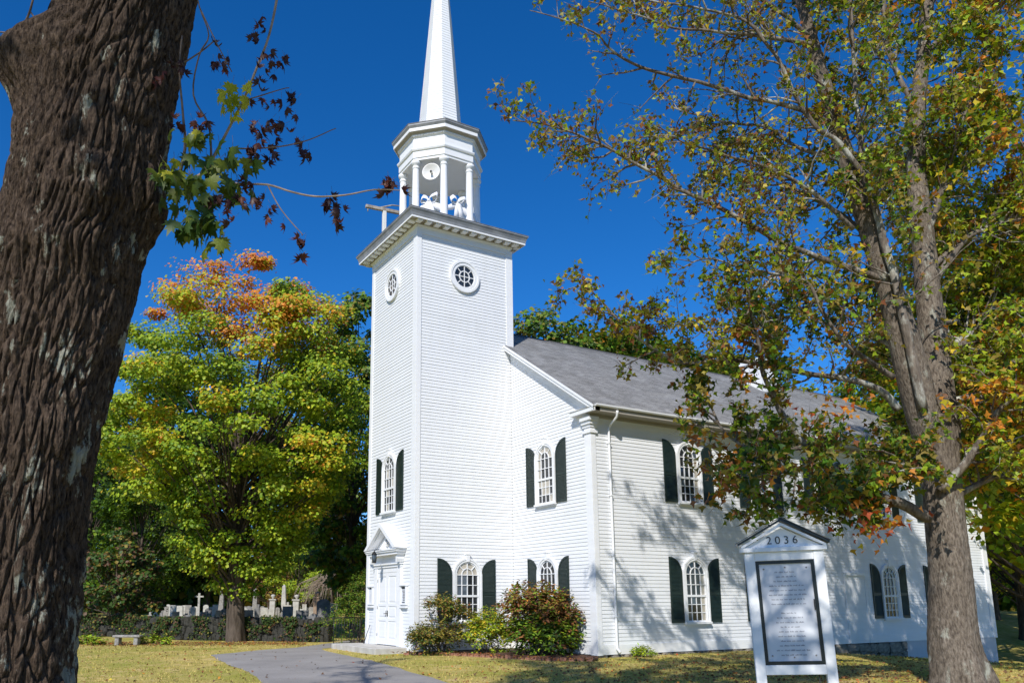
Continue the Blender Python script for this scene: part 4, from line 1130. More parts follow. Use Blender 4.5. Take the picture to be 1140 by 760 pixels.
# world coordinates of the limbs, trunk and sprigs measured from the photograph
MAPLE_LIMBS = {
    'trunk': [ (15.43, 5.523, -0.314, 1.0512), (15.435, 5.52, 0.022, 0.869), (15.421, 5.485, 0.38, 0.7273), (15.412, 5.459, 0.816, 0.6564), (15.437, 5.49, 1.487, 0.5855), (15.468, 5.533, 2.266, 0.5349), (15.481, 5.546, 3.258, 0.4943), (15.505, 5.576, 4.272, 0.4841), (15.53, 5.607, 5.308, 0.5445), (15.544, 5.62, 5.835, 0.6048) ],
    'left_stem': [ (15.498, 5.541, 4.89, 0.4435), (15.455, 5.286, 5.709, 0.4613), (15.405, 5.02, 7.179, 0.439), (15.324, 4.699, 8.906, 0.3573), (15.221, 4.341, 10.336, 0.2963), (15.115, 3.978, 11.797, 0.2554), (15.022, 3.637, 13.411, 0.215), (14.937, 3.308, 15.066, 0.175), (14.858, 2.993, 17.021, 0.1354), (14.866, 2.827, 19.306, 0.0962), (14.965, 2.818, 21.4, 0.0574) ],
    'right_stem': [ (15.49, 5.627, 4.899, 0.4447), (15.503, 5.859, 5.763, 0.4473), (15.461, 5.998, 7.313, 0.3988), (15.424, 6.142, 9.163, 0.3497), (15.384, 6.284, 10.862, 0.3104), (15.343, 6.422, 12.387, 0.2705), (15.409, 6.747, 14.23, 0.2302), (15.569, 7.234, 16.425, 0.1894), (15.732, 7.727, 19.017, 0.1587), (15.782, 8.023, 21.758, 0.1064), (15.864, 8.376, 24.656, 0.0642) ],
    'F': [ (15.685, 4.865, 5.927, 0.1763), (15.634, 4.577, 8.118, 0.1558), (15.581, 4.285, 9.832, 0.1356), (15.519, 3.977, 11.478, 0.1155), (15.548, 3.828, 12.93, 0.0957), (15.637, 3.781, 14.533, 0.0761), (15.738, 3.757, 16.425, 0.0567), (15.73, 3.543, 18.376, 0.0282) ],
    'E': [ (15.582, 3.887, 11.307, 0.1053), (15.38, 3.28, 12.149, 0.095), (15.196, 2.704, 12.485, 0.0867), (15.032, 2.162, 13.492, 0.0748), (14.902, 1.681, 14.389, 0.0631), (14.679, 1.037, 15.052, 0.0516), (14.005, -0.388, 15.333, 0.0365), (13.395, -1.702, 15.396, 0.0236) ],
    'A': [ (15.489, 4.926, 3.529, 0.2378), (15.309, 4.139, 3.801, 0.1857), (15.097, 3.296, 4.067, 0.1542), (14.911, 2.498, 4.522, 0.1331), (14.772, 1.784, 5.065, 0.1125), (14.702, 1.186, 5.755, 0.0924), (14.735, 0.769, 6.613, 0.0728), (14.837, 0.471, 7.522, 0.0538), (14.965, 0.217, 8.086, 0.0265) ],
    'A2': [ (14.811, 1.95, 4.938, 0.0752), (14.384, 1.331, 4.854, 0.066), (14.039, 0.854, 4.965, 0.0568), (13.788, 0.54, 5.354, 0.0475), (13.618, 0.364, 5.93, 0.0381), (13.459, 0.21, 6.661, 0.023) ],
    'A3': [ (14.99, 3.461, 4.091, 0.0974), (14.921, 2.441, 4.225, 0.0664), (14.891, 1.49, 4.443, 0.0554), (14.815, 0.459, 4.223, 0.0359), (14.671, -0.691, 3.941, 0.0209) ],
    'B': [ (15.287, 4.575, 5.977, 0.1586), (15.182, 4.134, 6.364, 0.1279), (14.919, 3.419, 6.582, 0.1074), (14.356, 2.183, 6.757, 0.0872), (13.851, 1.048, 6.972, 0.0731), (13.343, -0.091, 6.894, 0.0611), (13.005, -0.936, 7.331, 0.0492), (12.866, -1.437, 7.743, 0.0413), (12.76, -1.882, 8.236, 0.0317), (12.689, -2.264, 8.477, 0.0222), (12.497, -2.857, 8.219, 0.0147) ],
    'C': [ (15.307, 4.41, 9.075, 0.1379), (15.103, 3.568, 9.261, 0.1166), (14.858, 2.654, 9.484, 0.1015), (14.63, 1.771, 9.678, 0.0906), (14.187, 0.515, 10.365, 0.0781), (13.95, -0.384, 10.628, 0.0678), (13.669, -1.361, 11.12, 0.0577), (13.402, -2.311, 11.493, 0.0444), (13.143, -3.249, 11.728, 0.0315), (12.883, -4.189, 11.742, 0.0172) ],
    'D': [ (15.069, 3.597, 12.891, 0.1169), (14.706, 2.619, 13.303, 0.0925), (14.327, 1.612, 13.424, 0.0801), (13.843, 0.425, 13.685, 0.068), (13.317, -0.838, 13.987, 0.0561), (13.071, -1.614, 14.354, 0.0425), (13.045, -2.008, 14.596, 0.0329), (12.764, -2.845, 14.858, 0.0217), (12.599, -3.48, 14.903, 0.0143) ],
    'K': [ (15.451, 4.26, 6.631, 0.1169), (15.134, 3.368, 7.231, 0.081), (14.964, 2.731, 7.932, 0.0687), (14.917, 2.306, 8.651, 0.0586), (14.803, 1.766, 8.708, 0.0505), (14.403, 0.729, 8.911, 0.0407), (14.194, 0.025, 9.047, 0.0293), (13.968, -0.71, 8.703, 0.0181) ],
    'L': [ (14.92, 2.539, 9.259, 0.0571), (14.686, 1.735, 8.957, 0.0451), (14.493, 1.0, 8.14, 0.0371), (14.364, 0.376, 7.453, 0.0294), (13.981, -0.686, 7.486, 0.0181), (13.753, -1.481, 7.574, 0.0143) ],
    'G': [ (15.753, 5.782, 5.453, 0.1804), (16.219, 6.239, 6.272, 0.1389), (16.635, 6.61, 6.814, 0.1179), (17.072, 7.017, 7.245, 0.0973), (17.708, 7.769, 7.819, 0.077) ],
    'H': [ (15.701, 5.092, 4.114, 0.1773), (16.373, 5.357, 4.856, 0.1248), (17.018, 5.574, 5.807, 0.0934), (17.569, 5.627, 6.1, 0.0727), (18.291, 5.979, 6.545, 0.0442) ],
    'R1': [ (15.437, 6.235, 9.177, 0.1443), (16.019, 6.943, 10.323, 0.1124), (16.506, 7.488, 10.671, 0.0933), (17.04, 8.112, 10.945, 0.0804), (17.795, 9.119, 11.332, 0.0598) ],
    'J': [ (15.382, 6.14, 10.113, 0.1237), (15.882, 6.506, 11.654, 0.1016), (16.411, 6.922, 13.451, 0.0802), (16.872, 7.22, 15.017, 0.0593), (17.301, 7.464, 16.595, 0.039) ],
    'J2': [ (15.852, 6.554, 11.634, 0.0815), (16.708, 7.103, 12.371, 0.0635), (17.515, 7.567, 12.671, 0.0483), (18.384, 8.139, 12.714, 0.0282) ],
    'J3': [ (15.605, 5.726, 3.964, 0.1411), (15.843, 6.672, 4.41, 0.1023), (16.194, 7.813, 4.765, 0.0831), (16.706, 9.234, 4.914, 0.0527) ],
    'M': [ (15.422, 7.41, 16.05, 0.1277), (16.31, 8.148, 17.086, 0.1042), (17.186, 8.865, 18.098, 0.0815), (18.166, 9.761, 19.084, 0.0498) ],
    'N': [ (15.352, 6.888, 14.05, 0.1264), (14.942, 6.578, 16.053, 0.0958), (14.857, 6.831, 17.877, 0.0861), (14.901, 7.307, 19.787, 0.0544) ],
    'P': [ (14.998, 3.074, 15.182, 0.0963), (14.814, 1.756, 15.762, 0.0747), (14.441, 0.11, 16.304, 0.0544), (13.984, -1.681, 16.328, 0.0351) ],
    'Q': [ (15.36, 6.101, 7.134, 0.1237), (15.42, 7.539, 8.025, 0.1068), (15.667, 9.3, 9.468, 0.0885), (15.973, 11.164, 10.242, 0.0572) ],
    'V': [ (15.174, 3.78, 10.219, 0.0974), (14.968, 2.703, 10.937, 0.0763), (14.759, 1.621, 11.298, 0.0597), (14.508, 0.467, 11.487, 0.0438), (14.321, -0.578, 11.532, 0.0286), (14.251, -1.42, 11.735, 0.0174) ],
    'W': [ (15.041, 3.15, 14.934, 0.0963), (14.791, 1.996, 14.851, 0.0754), (14.4, 0.6, 14.714, 0.0553), (14.138, -0.575, 14.57, 0.0397), (13.902, -1.703, 14.65, 0.0247), (13.733, -2.717, 14.624, 0.0172) ],
    'Z': [ (15.092, 3.838, 12.004, 0.0882), (14.365, 3.228, 12.561, 0.0719), (13.736, 2.789, 13.383, 0.0569), (12.954, 2.085, 13.724, 0.0414), (12.158, 1.356, 14.331, 0.0253) ],
    'S': [ (15.287, 5.176, 7.344, 0.121), (14.568, 5.03, 8.088, 0.1039), (13.836, 4.862, 9.23, 0.0749), (12.893, 4.329, 8.961, 0.0529), (12.05, 3.969, 8.917, 0.034) ],
    'U': [ (15.178, 4.586, 9.955, 0.0997), (14.555, 4.458, 11.008, 0.0819), (13.835, 4.161, 11.748, 0.063), (12.981, 3.631, 12.776, 0.0431), (12.082, 3.024, 13.586, 0.0265) ],
}
NEAR_TRUNK = [
    (20.725, -12.606, 0.329, 0.528) ,
    (20.699, -12.65, 0.735, 0.476) ,
    (20.68, -12.684, 1.159, 0.428) ,
    (20.675, -12.693, 1.334, 0.414) ,
    (20.675, -12.693, 1.601, 0.392) ,
    (20.682, -12.68, 2.062, 0.373) ,
    (20.689, -12.668, 2.446, 0.376) ,
    (20.702, -12.645, 2.793, 0.385) ,
    (20.729, -12.599, 3.152, 0.404) ,
    (20.757, -12.55, 3.576, 0.421) ,
    (20.774, -12.522, 3.849, 0.428) ,
    (20.787, -12.499, 4.129, 0.428) ,
    (20.796, -12.483, 4.416, 0.43) ,
    (20.815, -12.45, 4.71, 0.421) ,
    (20.851, -12.388, 5.072, 0.397) ,
    (20.864, -12.365, 5.319, 0.39) ,
    (20.886, -12.326, 5.7, 0.383) ,
    (20.901, -12.3, 6.227, 0.371) ,
    (20.939, -12.234, 6.847, 0.376) ,
    (21.001, -12.128, 7.571, 0.381) ,
]
SPRIGS = {
    'branch_red': [ (21.53, -11.612, 5.509, 0.0091), (21.495, -11.634, 5.162, 0.0091), (21.458, -11.66, 4.928, 0.0082), (21.413, -11.702, 4.767, 0.0083), (21.357, -11.76, 4.573, 0.0083), (21.299, -11.823, 4.403, 0.0093), (21.241, -11.886, 4.234, 0.0107), (21.185, -11.947, 4.116, 0.0122), (21.101, -12.055, 4.066, 0.0164) ],
    'twig_left': [ (21.101, -12.054, 4.054, 0.0141), (21.156, -12.035, 4.274, 0.0093), (21.183, -12.063, 4.476, 0.0074), (21.206, -12.097, 4.708, 0.0059), (21.246, -12.103, 4.912, 0.005) ],
    'twig_mid': [ (21.249, -11.898, 4.153, 0.0093), (21.269, -11.931, 4.385, 0.006), (21.254, -12.023, 4.562, 0.0055), (21.299, -12.011, 4.784, 0.0054), (21.358, -11.975, 4.885, 0.0045), (21.36, -12.039, 5.044, 0.0045), (21.37, -12.088, 5.238, 0.0044) ],
    'twig_b': [ (21.342, -12.037, 5.058, 0.0045), (21.447, -11.956, 4.804, 0.004), (21.549, -11.879, 4.569, 0.0035) ],
    'twig_right': [ (21.225, -11.94, 4.115, 0.0084), (21.379, -11.787, 4.015, 0.0069), (21.526, -11.647, 3.972, 0.0063), (21.65, -11.547, 3.897, 0.0058), (21.771, -11.452, 3.84, 0.0053), (21.903, -11.337, 3.818, 0.0048), (22.033, -11.226, 3.817, 0.0038), (22.148, -11.141, 3.78, 0.0029) ],
    'twig_down': [ (21.562, -11.656, 3.952, 0.0045), (21.615, -11.597, 3.806, 0.004), (21.667, -11.54, 3.703, 0.0035), (21.711, -11.498, 3.633, 0.0031) ],
    'twig_up': [ (21.348, -11.826, 4.234, 0.0055), (21.462, -11.705, 4.211, 0.0045), (21.574, -11.586, 4.198, 0.0041), (21.684, -11.47, 4.212, 0.0036), (21.79, -11.361, 4.258, 0.0027) ],
    'twig_top': [ (21.257, -12.084, 4.738, 0.0054), (21.313, -11.987, 4.824, 0.0045), (21.342, -11.936, 4.882, 0.0036) ],
    'twig_c': [ (21.434, -11.777, 4.498, 0.0045), (21.554, -11.669, 4.508, 0.0036), (21.658, -11.59, 4.505, 0.0027) ],
    'twig_sky': [ (19.906, -13.225, 5.094, 0.0115), (20.072, -13.036, 5.24, 0.0103), (20.182, -12.946, 5.345, 0.0097), (20.271, -12.893, 5.455, 0.0086), (20.341, -12.871, 5.69, 0.0075) ],
    'twig_sky2': [ (20.271, -12.893, 5.455, 0.006), (20.323, -12.851, 5.369, 0.005), (20.377, -12.809, 5.323, 0.004) ],
    'twig_sky3': [ (20.066, -13.148, 5.352, 0.0051), (20.168, -12.971, 5.339, 0.0046), (20.186, -12.939, 5.378, 0.0041) ],
}
NEAR_LEAVES = [
    (21.282, -12.041, 3.987, 16, 0.118, 'g') ,
    (21.242, -12.11, 4.068, 8, 0.072, 'g') ,
    (21.336, -11.947, 3.826, 12, 0.082, 'g') ,
    (21.365, -11.897, 3.683, 9, 0.063, 'g') ,
    (21.288, -12.03, 3.8, 10, 0.091, 'g') ,
    (21.365, -11.898, 4.122, 8, 0.082, 'g') ,
    (21.427, -11.789, 4.094, 8, 0.091, 'g') ,
    (21.311, -11.991, 4.259, 7, 0.072, 'g') ,
    (21.405, -11.828, 4.013, 6, 0.063, 'g') ,
    (21.39, -11.853, 4.538, 9, 0.072, 'y') ,
    (21.411, -11.818, 4.442, 7, 0.059, 'y') ,
    (21.297, -12.015, 4.287, 4, 0.054, 'y') ,
    (21.24, -12.113, 4.122, 4, 0.045, 'y') ,
    (21.468, -11.719, 4.998, 4, 0.045, 'r') ,
    (21.452, -11.746, 4.911, 3, 0.027, 'r') ,
    (21.36, -11.906, 4.807, 8, 0.054, 'r') ,
    (21.342, -11.938, 4.738, 4, 0.032, 'r') ,
    (21.499, -11.665, 4.765, 7, 0.05, 'r') ,
    (21.524, -11.622, 4.794, 5, 0.032, 'r') ,
    (21.489, -11.682, 4.651, 7, 0.045, 'r') ,
    (21.48, -11.699, 4.509, 5, 0.036, 'r') ,
    (21.55, -11.576, 4.508, 9, 0.041, 'r') ,
    (21.548, -11.58, 4.368, 8, 0.05, 'r') ,
    (21.512, -11.642, 4.408, 6, 0.041, 'r') ,
    (21.479, -11.7, 4.341, 8, 0.05, 'r') ,
    (21.501, -11.661, 4.23, 10, 0.05, 'r') ,
    (21.475, -11.706, 4.165, 6, 0.036, 'r') ,
    (21.52, -11.629, 4.164, 5, 0.032, 'r') ,
    (21.455, -11.741, 3.986, 4, 0.036, 'r') ,
    (21.484, -11.691, 3.894, 7, 0.041, 'r') ,
    (21.513, -11.642, 3.841, 6, 0.036, 'r') ,
    (21.433, -11.78, 3.895, 5, 0.041, 'r') ,
    (21.412, -11.815, 3.826, 5, 0.036, 'r') ,
    (21.383, -11.865, 3.895, 4, 0.036, 'r') ,
    (21.617, -11.461, 4.175, 5, 0.032, 'r') ,
    (21.598, -11.493, 4.246, 2, 0.018, 'r') ,
    (21.604, -11.483, 3.672, 6, 0.036, 'r') ,
    (21.608, -11.476, 3.573, 2, 0.014, 'r') ,
    (21.563, -11.554, 3.761, 1, 0.009, 'r') ,
    (21.685, -11.342, 3.93, 3, 0.023, 'r') ,
    (21.679, -11.354, 3.877, 3, 0.023, 'r') ,
    (21.716, -11.289, 3.84, 5, 0.032, 'r') ,
    (21.707, -11.304, 3.771, 4, 0.023, 'r') ,
    (21.847, -11.062, 4.005, 8, 0.036, 'r') ,
    (21.84, -11.074, 3.946, 6, 0.032, 'r') ,
    (21.862, -11.036, 3.972, 4, 0.027, 'r') ,
    (21.236, -12.121, 4.398, 6, 0.041, 'r') ,
    (21.221, -12.147, 4.681, 8, 0.059, 'r') ,
    (21.245, -12.105, 4.727, 4, 0.036, 'r') ,
    (21.295, -12.018, 4.342, 4, 0.036, 'r') ,
    (21.327, -11.964, 4.386, 3, 0.027, 'r') ,
]

# ================================================================== trees
def bark_tube(pts, rad, sides, rows, mat, amp, fr, flare=0, seed=0, mb=None, pw=None):
    """a trunk with real furrows: radius displaced by stretched ridged noise"""
    P = [Vector(p) for p in pts]; n = len(P)
    seg = [0]
    for a, b in zip(P[:-1], P[1:]): seg.append(seg[-1] + (b - a).length)
    L = seg[-1]; mb = mb or MB(); vs = []; fs = []
    a_ax = None
    def samp(s):
        i = 0
        while i < n - 2 and seg[i + 1] < s: i += 1
        t = (s - seg[i]) / max(1e-6, seg[i + 1] - seg[i])
        p0, p1, p2, p3 = P[max(0, i - 1)], P[i], P[i + 1], P[min(n - 1, i + 2)]
        p = .5 * ((2 * p1) + (-p0 + p2) * t + (2 * p0 - 5 * p1 + 4 * p2 - p3) * t * t + (-p0 + 3 * p1 - 3 * p2 + p3) * t ** 3)
        return p, rad[i] + (rad[i + 1] - rad[i]) * t
    for j in range(rows + 1):
        s = L * j / rows
        p, r_ = samp(s); p2, _ = samp(min(L, s + .05)); p1, _ = samp(max(0, s - .05))
        t = (p2 - p1).normalized()
        if a_ax is None: a_ax = Vector((1, 0, 0))
        a_ax = (a_ax - t * a_ax.dot(t)).normalized(); b_ax = t.cross(a_ax)
        for k in range(sides):
            th = 2 * math.pi * k / sides
            d = a_ax * math.cos(th) + b_ax * math.sin(th)
            c = Vector((math.cos(th) * r_ * fr, math.sin(th) * r_ * fr, s * fr * .16 + seed))
            w1 = noise.noise(c * .35) * .8
            f = 1 - abs(noise.noise(c + Vector((w1, w1, 0)))) * 2
            f2 = 1 - abs(noise.noise(c * 2.1)) * 2
            rr = r_ * (1 + .05 * noise.noise(Vector((math.cos(th) * 1.2, math.sin(th) * 1.2, s * .5 + seed)))) + amp * (f * .7 + f2 * .3)
            if flare:
                rr += r_ * flare * max(0, 1 - s / 1.3) ** 2 * (.5 + .5 * math.cos(th * 5 + 1.1 * math.sin(th * 2) + seed))
            vs.append(p + d * rr)
    for j in range(rows):
        for k in range(sides):
            k2 = (k + 1) % sides
            fs.append((j * sides + k, j * sides + k2, (j + 1) * sides + k2, (j + 1) * sides + k))
    fs.append(tuple(range(rows * sides, (rows + 1) * sides)))
    mb.add(vs, fs, mat, True)
    return mb

def perp(d):
    v = Vector(rng.normal(size=3)); v -= d * v.dot(d); return v.normalized()

def sub_branches(limb, mb, leaves, spacing, blen, twigs, lpt, start=.2, up=.2, mat=None, droop=.1, lsp=.16):
    """side branches, twigs and leaf spots along a limb given as (x, y, z, r)"""
    P = [Vector(q[:3]) for q in limb]; Rr = [q[3] for q in limb]
    seg = [0]
    for a, b in zip(P[:-1], P[1:]): seg.append(seg[-1] + (b - a).length)
    L = seg[-1]; s = L * start
    while s < L:
        i = 0
        while i < len(P) - 2 and seg[i + 1] < s: i += 1
        t = (s - seg[i]) / max(1e-6, seg[i + 1] - seg[i]); p = P[i].lerp(P[i + 1], t); d = (P[i + 1] - P[i]).normalized(); r0 = Rr[i] + (Rr[i + 1] - Rr[i]) * t
        q = (d * random.uniform(.2, .8) + perp(d) * random.uniform(.6, 1.1) + Vector((0, 0, up))).normalized()
        bl = blen * random.uniform(.5, 1.25) * (1 - .45 * s / L)
        n = 5; pts = [p]; dd = q.copy()
        for k in range(n):
            dd = (dd + Vector(rng.normal(scale=.2, size=3)) + Vector((0, 0, .08 - droop * k / n * 2))).normalized(); pts.append(pts[-1] + dd * bl / n)
        rb = min(r0 * .55, .028)
        mb.tube(pts, [rb * (1 - .8 * k / n) for k in range(n + 1)], mat, 5, cap=False)
        for k in range(twigs):
            u_ = random.uniform(.25, 1.0) * n; i2 = min(n - 1, int(u_)); a = pts[i2].lerp(pts[i2 + 1], u_ - i2); e = (pts[i2 + 1] - pts[i2]).normalized()
            td = (e * random.uniform(.3, 1) + perp(e) * .9 + Vector((0, 0, .1))).normalized(); tl = bl * random.uniform(.18, .42)
            m_ = a + td * tl * .5 + Vector((0, 0, -.02)); b = a + td * tl + Vector((0, 0, -.06 * tl))
            mb.tube([a, m_, b], [.007, .006, .004], mat, 3, cap=False)
            if lpt > 2 and random.random() < .85:
                b2 = b + (td + perp(td) * .7).normalized() * tl * .7; mb.tube([b, b2], [.004, .002], mat, 3, cap=False)
            for _ in range(lpt):
                leaves.append(a.lerp(b, random.uniform(.2, 1.1)) + Vector(rng.normal(scale=lsp * .5, size=3)))
        s += spacing * random.uniform(.6, 1.4)

# ---- the tall maple on the right, standing before the nave
mt = MAPLE_LIMBS['trunk'][0]
maple = empty('maple_tree', (15.43, 5.52, gh(15.43, 5.52)), label='tall forked maple with grey bark and thinning autumn leaves in front of the nave', cat='tree')
ML = Vector(maple.location)
def loc_(limb): return [(x - ML.x, y - ML.y, z - ML.z, r) for x, y, z, r in limb]
LB = {k: loc_(v) for k, v in MAPLE_LIMBS.items()}
T_ = LB['trunk']
mb = bark_tube([q[:3] for q in T_], [q[3] * (.46, .60, .71, .74, .76, .77, .78, .79, .80, .73)[i] for i, q in enumerate(T_)], 84, 150, M['bark_maple'], .03, 11, .55, 3.0)
mb.build('trunk', maple)
for k in ('left_stem', 'right_stem'):
    S_ = LB[k]; bark_tube([q[:3] for q in S_], [q[3] * .76 for q in S_], 44, 170, M['bark_maple'], .02, 11, 0, 11.0 if k == 'left_stem' else 29.0).build('stem', maple)
def bez(limb, sub=4, jit=.03):
    out = []
    n = len(limb)
    for i in range(n - 1):
        p0, p1, p2, p3 = (Vector(limb[max(0, min(n - 1, i + o))][:3]) for o in (-1, 0, 1, 2))
        for q in range(sub):
            t = q / sub; p = .5 * ((2 * p1) + (-p0 + p2) * t + (2 * p0 - 5 * p1 + 4 * p2 - p3) * t * t + (-p0 + 3 * p1 - 3 * p2 + p3) * t ** 3)
            r_ = limb[i][3] + (limb[i + 1][3] - limb[i][3]) * t
            p += Vector((noise.noise(p * 1.3), noise.noise(p * 1.3 + Vector((7, 0, 0))), noise.noise(p * 1.3 + Vector((0, 7, 0))))) * jit * min(1, i + t)
            out.append((*p, r_))
    out.append(limb[-1]); return out
MAPLE_LIMBS.update({'X1': [(15.45, 6.0, 7.2, .16), (15.1, 8.2, 8.4, .12), (14.6, 10.2, 9.4, .08), (14.1, 12.4, 10.1, .03)],
 'X2': [(15.42, 6.2, 9.6, .14), (16.2, 8.4, 11.4, .1), (16.8, 10.3, 12.8, .07), (17.1, 12.2, 13.6, .02)],
 'X3': [(15.4, 6.3, 11.8, .12), (14.3, 8.4, 13.6, .09), (13.2, 10.0, 15, .05), (12.3, 11.2, 15.8, .02)],
 'X4': [(15.5, 5.9, 6.2, .13), (16.5, 8.0, 6.8, .1), (17.3, 10.0, 7.2, .06), (18.0, 11.8, 7.2, .02)],
 'X5': [(15.45, 5.9, 5.2, .12), (14.5, 7.3, 5.8, .09), (13.4, 8.8, 6.3, .06), (12.5, 10.4, 6.3, .02)],
 'X6': [(15.5, 5.3, 4.9, .08), (15.62, 4.3, 4.7, .06), (15.6, 3.3, 4.3, .04), (15.55, 2.4, 3.7, .015)],
 'X8': [(15.4, 6.4, 10.2, .12), (13.6, 9.8, 12, .09), (12.1, 12.8, 13, .06), (11, 15.5, 13.4, .02)],
 'X9': [(15.5, 6.0, 8.2, .12), (14.6, 10, 9.2, .09), (13.6, 13.8, 9.7, .06), (13, 17, 9.6, .02)],
 'X7': [(15.5, 5.9, 6.6, .12), (14.0, 7.4, 7.8, .09), (12.3, 8.7, 8.6, .06), (10.8, 9.8, 8.8, .02)]})
LB.update({k: loc_(v) for k, v in MAPLE_LIMBS.items() if k[0] == 'X'})
ZONES = {  # spacing, branch length, twigs, leaves per twig, palette
 'C': (.17, 1.5, 7, 7, 'airy'), 'V': (.2, 1.4, 7, 6, 'airy'), 'W': (.2, 1.4, 7, 6, 'airy'), 'Z': (.2, 1.5, 7, 7, 'airy'), 'D': (.32, 1.3, 5, 3, 'airy'), 'E': (.28, 1.4, 6, 6, 'airy'), 'P': (.2, 1.5, 7, 7, 'airy'), 'B': (.22, 1.2, 7, 6, 'airy'), 'L': (.17, 1.4, 7, 8, 'airy'),
 'K': (.22, 1.6, 7, 8, 'mid'), 'A': (.24, 1.4, 7, 7, 'low'), 'A2': (.22, 1.3, 7, 7, 'low'), 'A3': (.12, 1.6, 8, 8, 'low'), 'S': (.14, 1.9, 8, 8, 'low'), 'U': (.18, 1.8, 7, 9, 'mid'), 'F': (.24, 1.9, 7, 9, 'mid'), 'N': (.2, 2.0, 8, 10, 'mid'),
 'G': (.12, 1.8, 8, 11, 'right'), 'H': (.13, 1.7, 8, 10, 'right'), 'R1': (.12, 1.9, 8, 11, 'right'), 'J': (.14, 2.0, 8, 11, 'right'), 'J2': (.13, 1.8, 8, 11, 'right'), 'J3': (.11, 1.8, 8, 12, 'right'), 'M': (.14, 2.1, 8, 11, 'right'), 'Q': (.10, 2.0, 8, 12, 'right'),
 'X1': (.13, 2.0, 8, 11, 'right'), 'X2': (.13, 2.0, 8, 11, 'right'), 'X3': (.16, 2.0, 8, 10, 'right'), 'X4': (.12, 1.8, 8, 12, 'right'), 'X5': (.12, 1.8, 8, 11, 'low'), 'X6': (.10, 1.2, 8, 10, 'low'), 'X7': (.2, 1.6, 8, 10, 'mid'), 'X8': (.15, 2.0, 8, 11, 'mid'), 'X9': (.15, 1.9, 8, 11, 'right'),
 'left_stem': (.26, 2.2, 8, 10, 'mid'), 'right_stem': (.24, 2.3, 8, 10, 'right')}
PZ = {'airy': {'olive': 5, 'ygreen': 1.6, 'green': 1.4, 'rust': 1.2, 'brown': .8, 'yellow': .5}, 'low': {'green': 2.5, 'dgreen': 2.5, 'olive': 3, 'ygreen': 1.2, 'rust': .7, 'orange': .25},
      'mid': {'green': 2.4, 'olive': 3.6, 'ygreen': 1.8, 'dgreen': 1.2, 'rust': .6, 'yellow': .4}, 'right': {'green': 2.4, 'ygreen': 3.6, 'olive': 2.4, 'yellow': .9, 'orange': .4, 'dgreen': .5}}
def zone_colour(ls, pal):
    c = pick(len(ls), PZ[pal]); a = pick(len(ls), PA[pal])
    f = np.array([noise.noise(v * .75) + .35 * noise.noise(v * 2.6) for v in ls]); f += rng.normal(scale=.10, size=len(ls))
    return np.where((f > (.42 if pal != 'right' else .26))[:, None], a, c)
PA = {'airy': {'yellow': 1.2, 'rust': 2, 'brown': 1, 'ygreen': 1}, 'low': {'orange': 1.6, 'rust': 1.6, 'olive': 2.0, 'yellow': .6}, 'mid': {'yellow': 1, 'ygreen': 1.6, 'rust': 1}, 'right': {'orange': 2, 'yellow': 1.6, 'ygreen': 1, 'rust': .6}}
brm = MB(); lp, lc, lsz = [], [], []
for k, (sp_, bl_, tw_, lpt_, pal) in ZONES.items():
    lb = LB[k] if 'stem' in k else bez(LB[k], 5, .05)
    if 'stem' not in k:
        MB().tube([q[:3] for q in lb], [q[3] * .62 for q in lb], M['bark_limb'], 9, wob=.12, seed=len(k)).build('limb', maple)
    ls = []
    sub_branches(lb, brm, ls, sp_, bl_, tw_, lpt_, .35 if 'stem' in k else .18, .15, M['bark_limb'])
    lp += ls; lc.append(zone_colour(ls, pal)); lsz.append(np.full(len(ls), {'airy': .95, 'low': 1.3, 'mid': 1.12, 'right': 1.25}[pal]))
# two sprays that turned orange
for (c_, n_, s_) in (((15.66, 2.75, 3.2), 70, .28), ((15.55, 2.4, 3.6), 40, .3), ((15.2, 8.3, 10.6), 120, .7), ((14.6, 3.2, 5.9), 60, .4), ((16.4, 8.6, 8.0), 70, .5)):
    q = np.array(c_) - np.array(ML) + rng.normal(scale=s_, size=(n_, 3)) * np.array([1, 1, .6]); lp += [Vector(v) for v in q]; lc.append(pick(n_, {'orange': 3, 'red': 1.2, 'yellow': .5})); lsz.append(np.full(n_, 1.3))
brm.build('branches', maple, kind='stuff')
lp = np.array([tuple(v) for v in lp]); lc = np.concatenate(lc); lsz = np.concatenate(lsz); n = len(lp)
nm_ = rand_dirs(n) + np.array([.15, -.15, .55]); ax = rand_dirs(n) * .8 + np.array([0, 0, -.7])
link('foliage', leaf_cloud('foliage', lp, nm_, rng.uniform(.09, .15, n) * lsz, lc, T_LOBED, M['leaf'], ax), maple, kind='stuff')

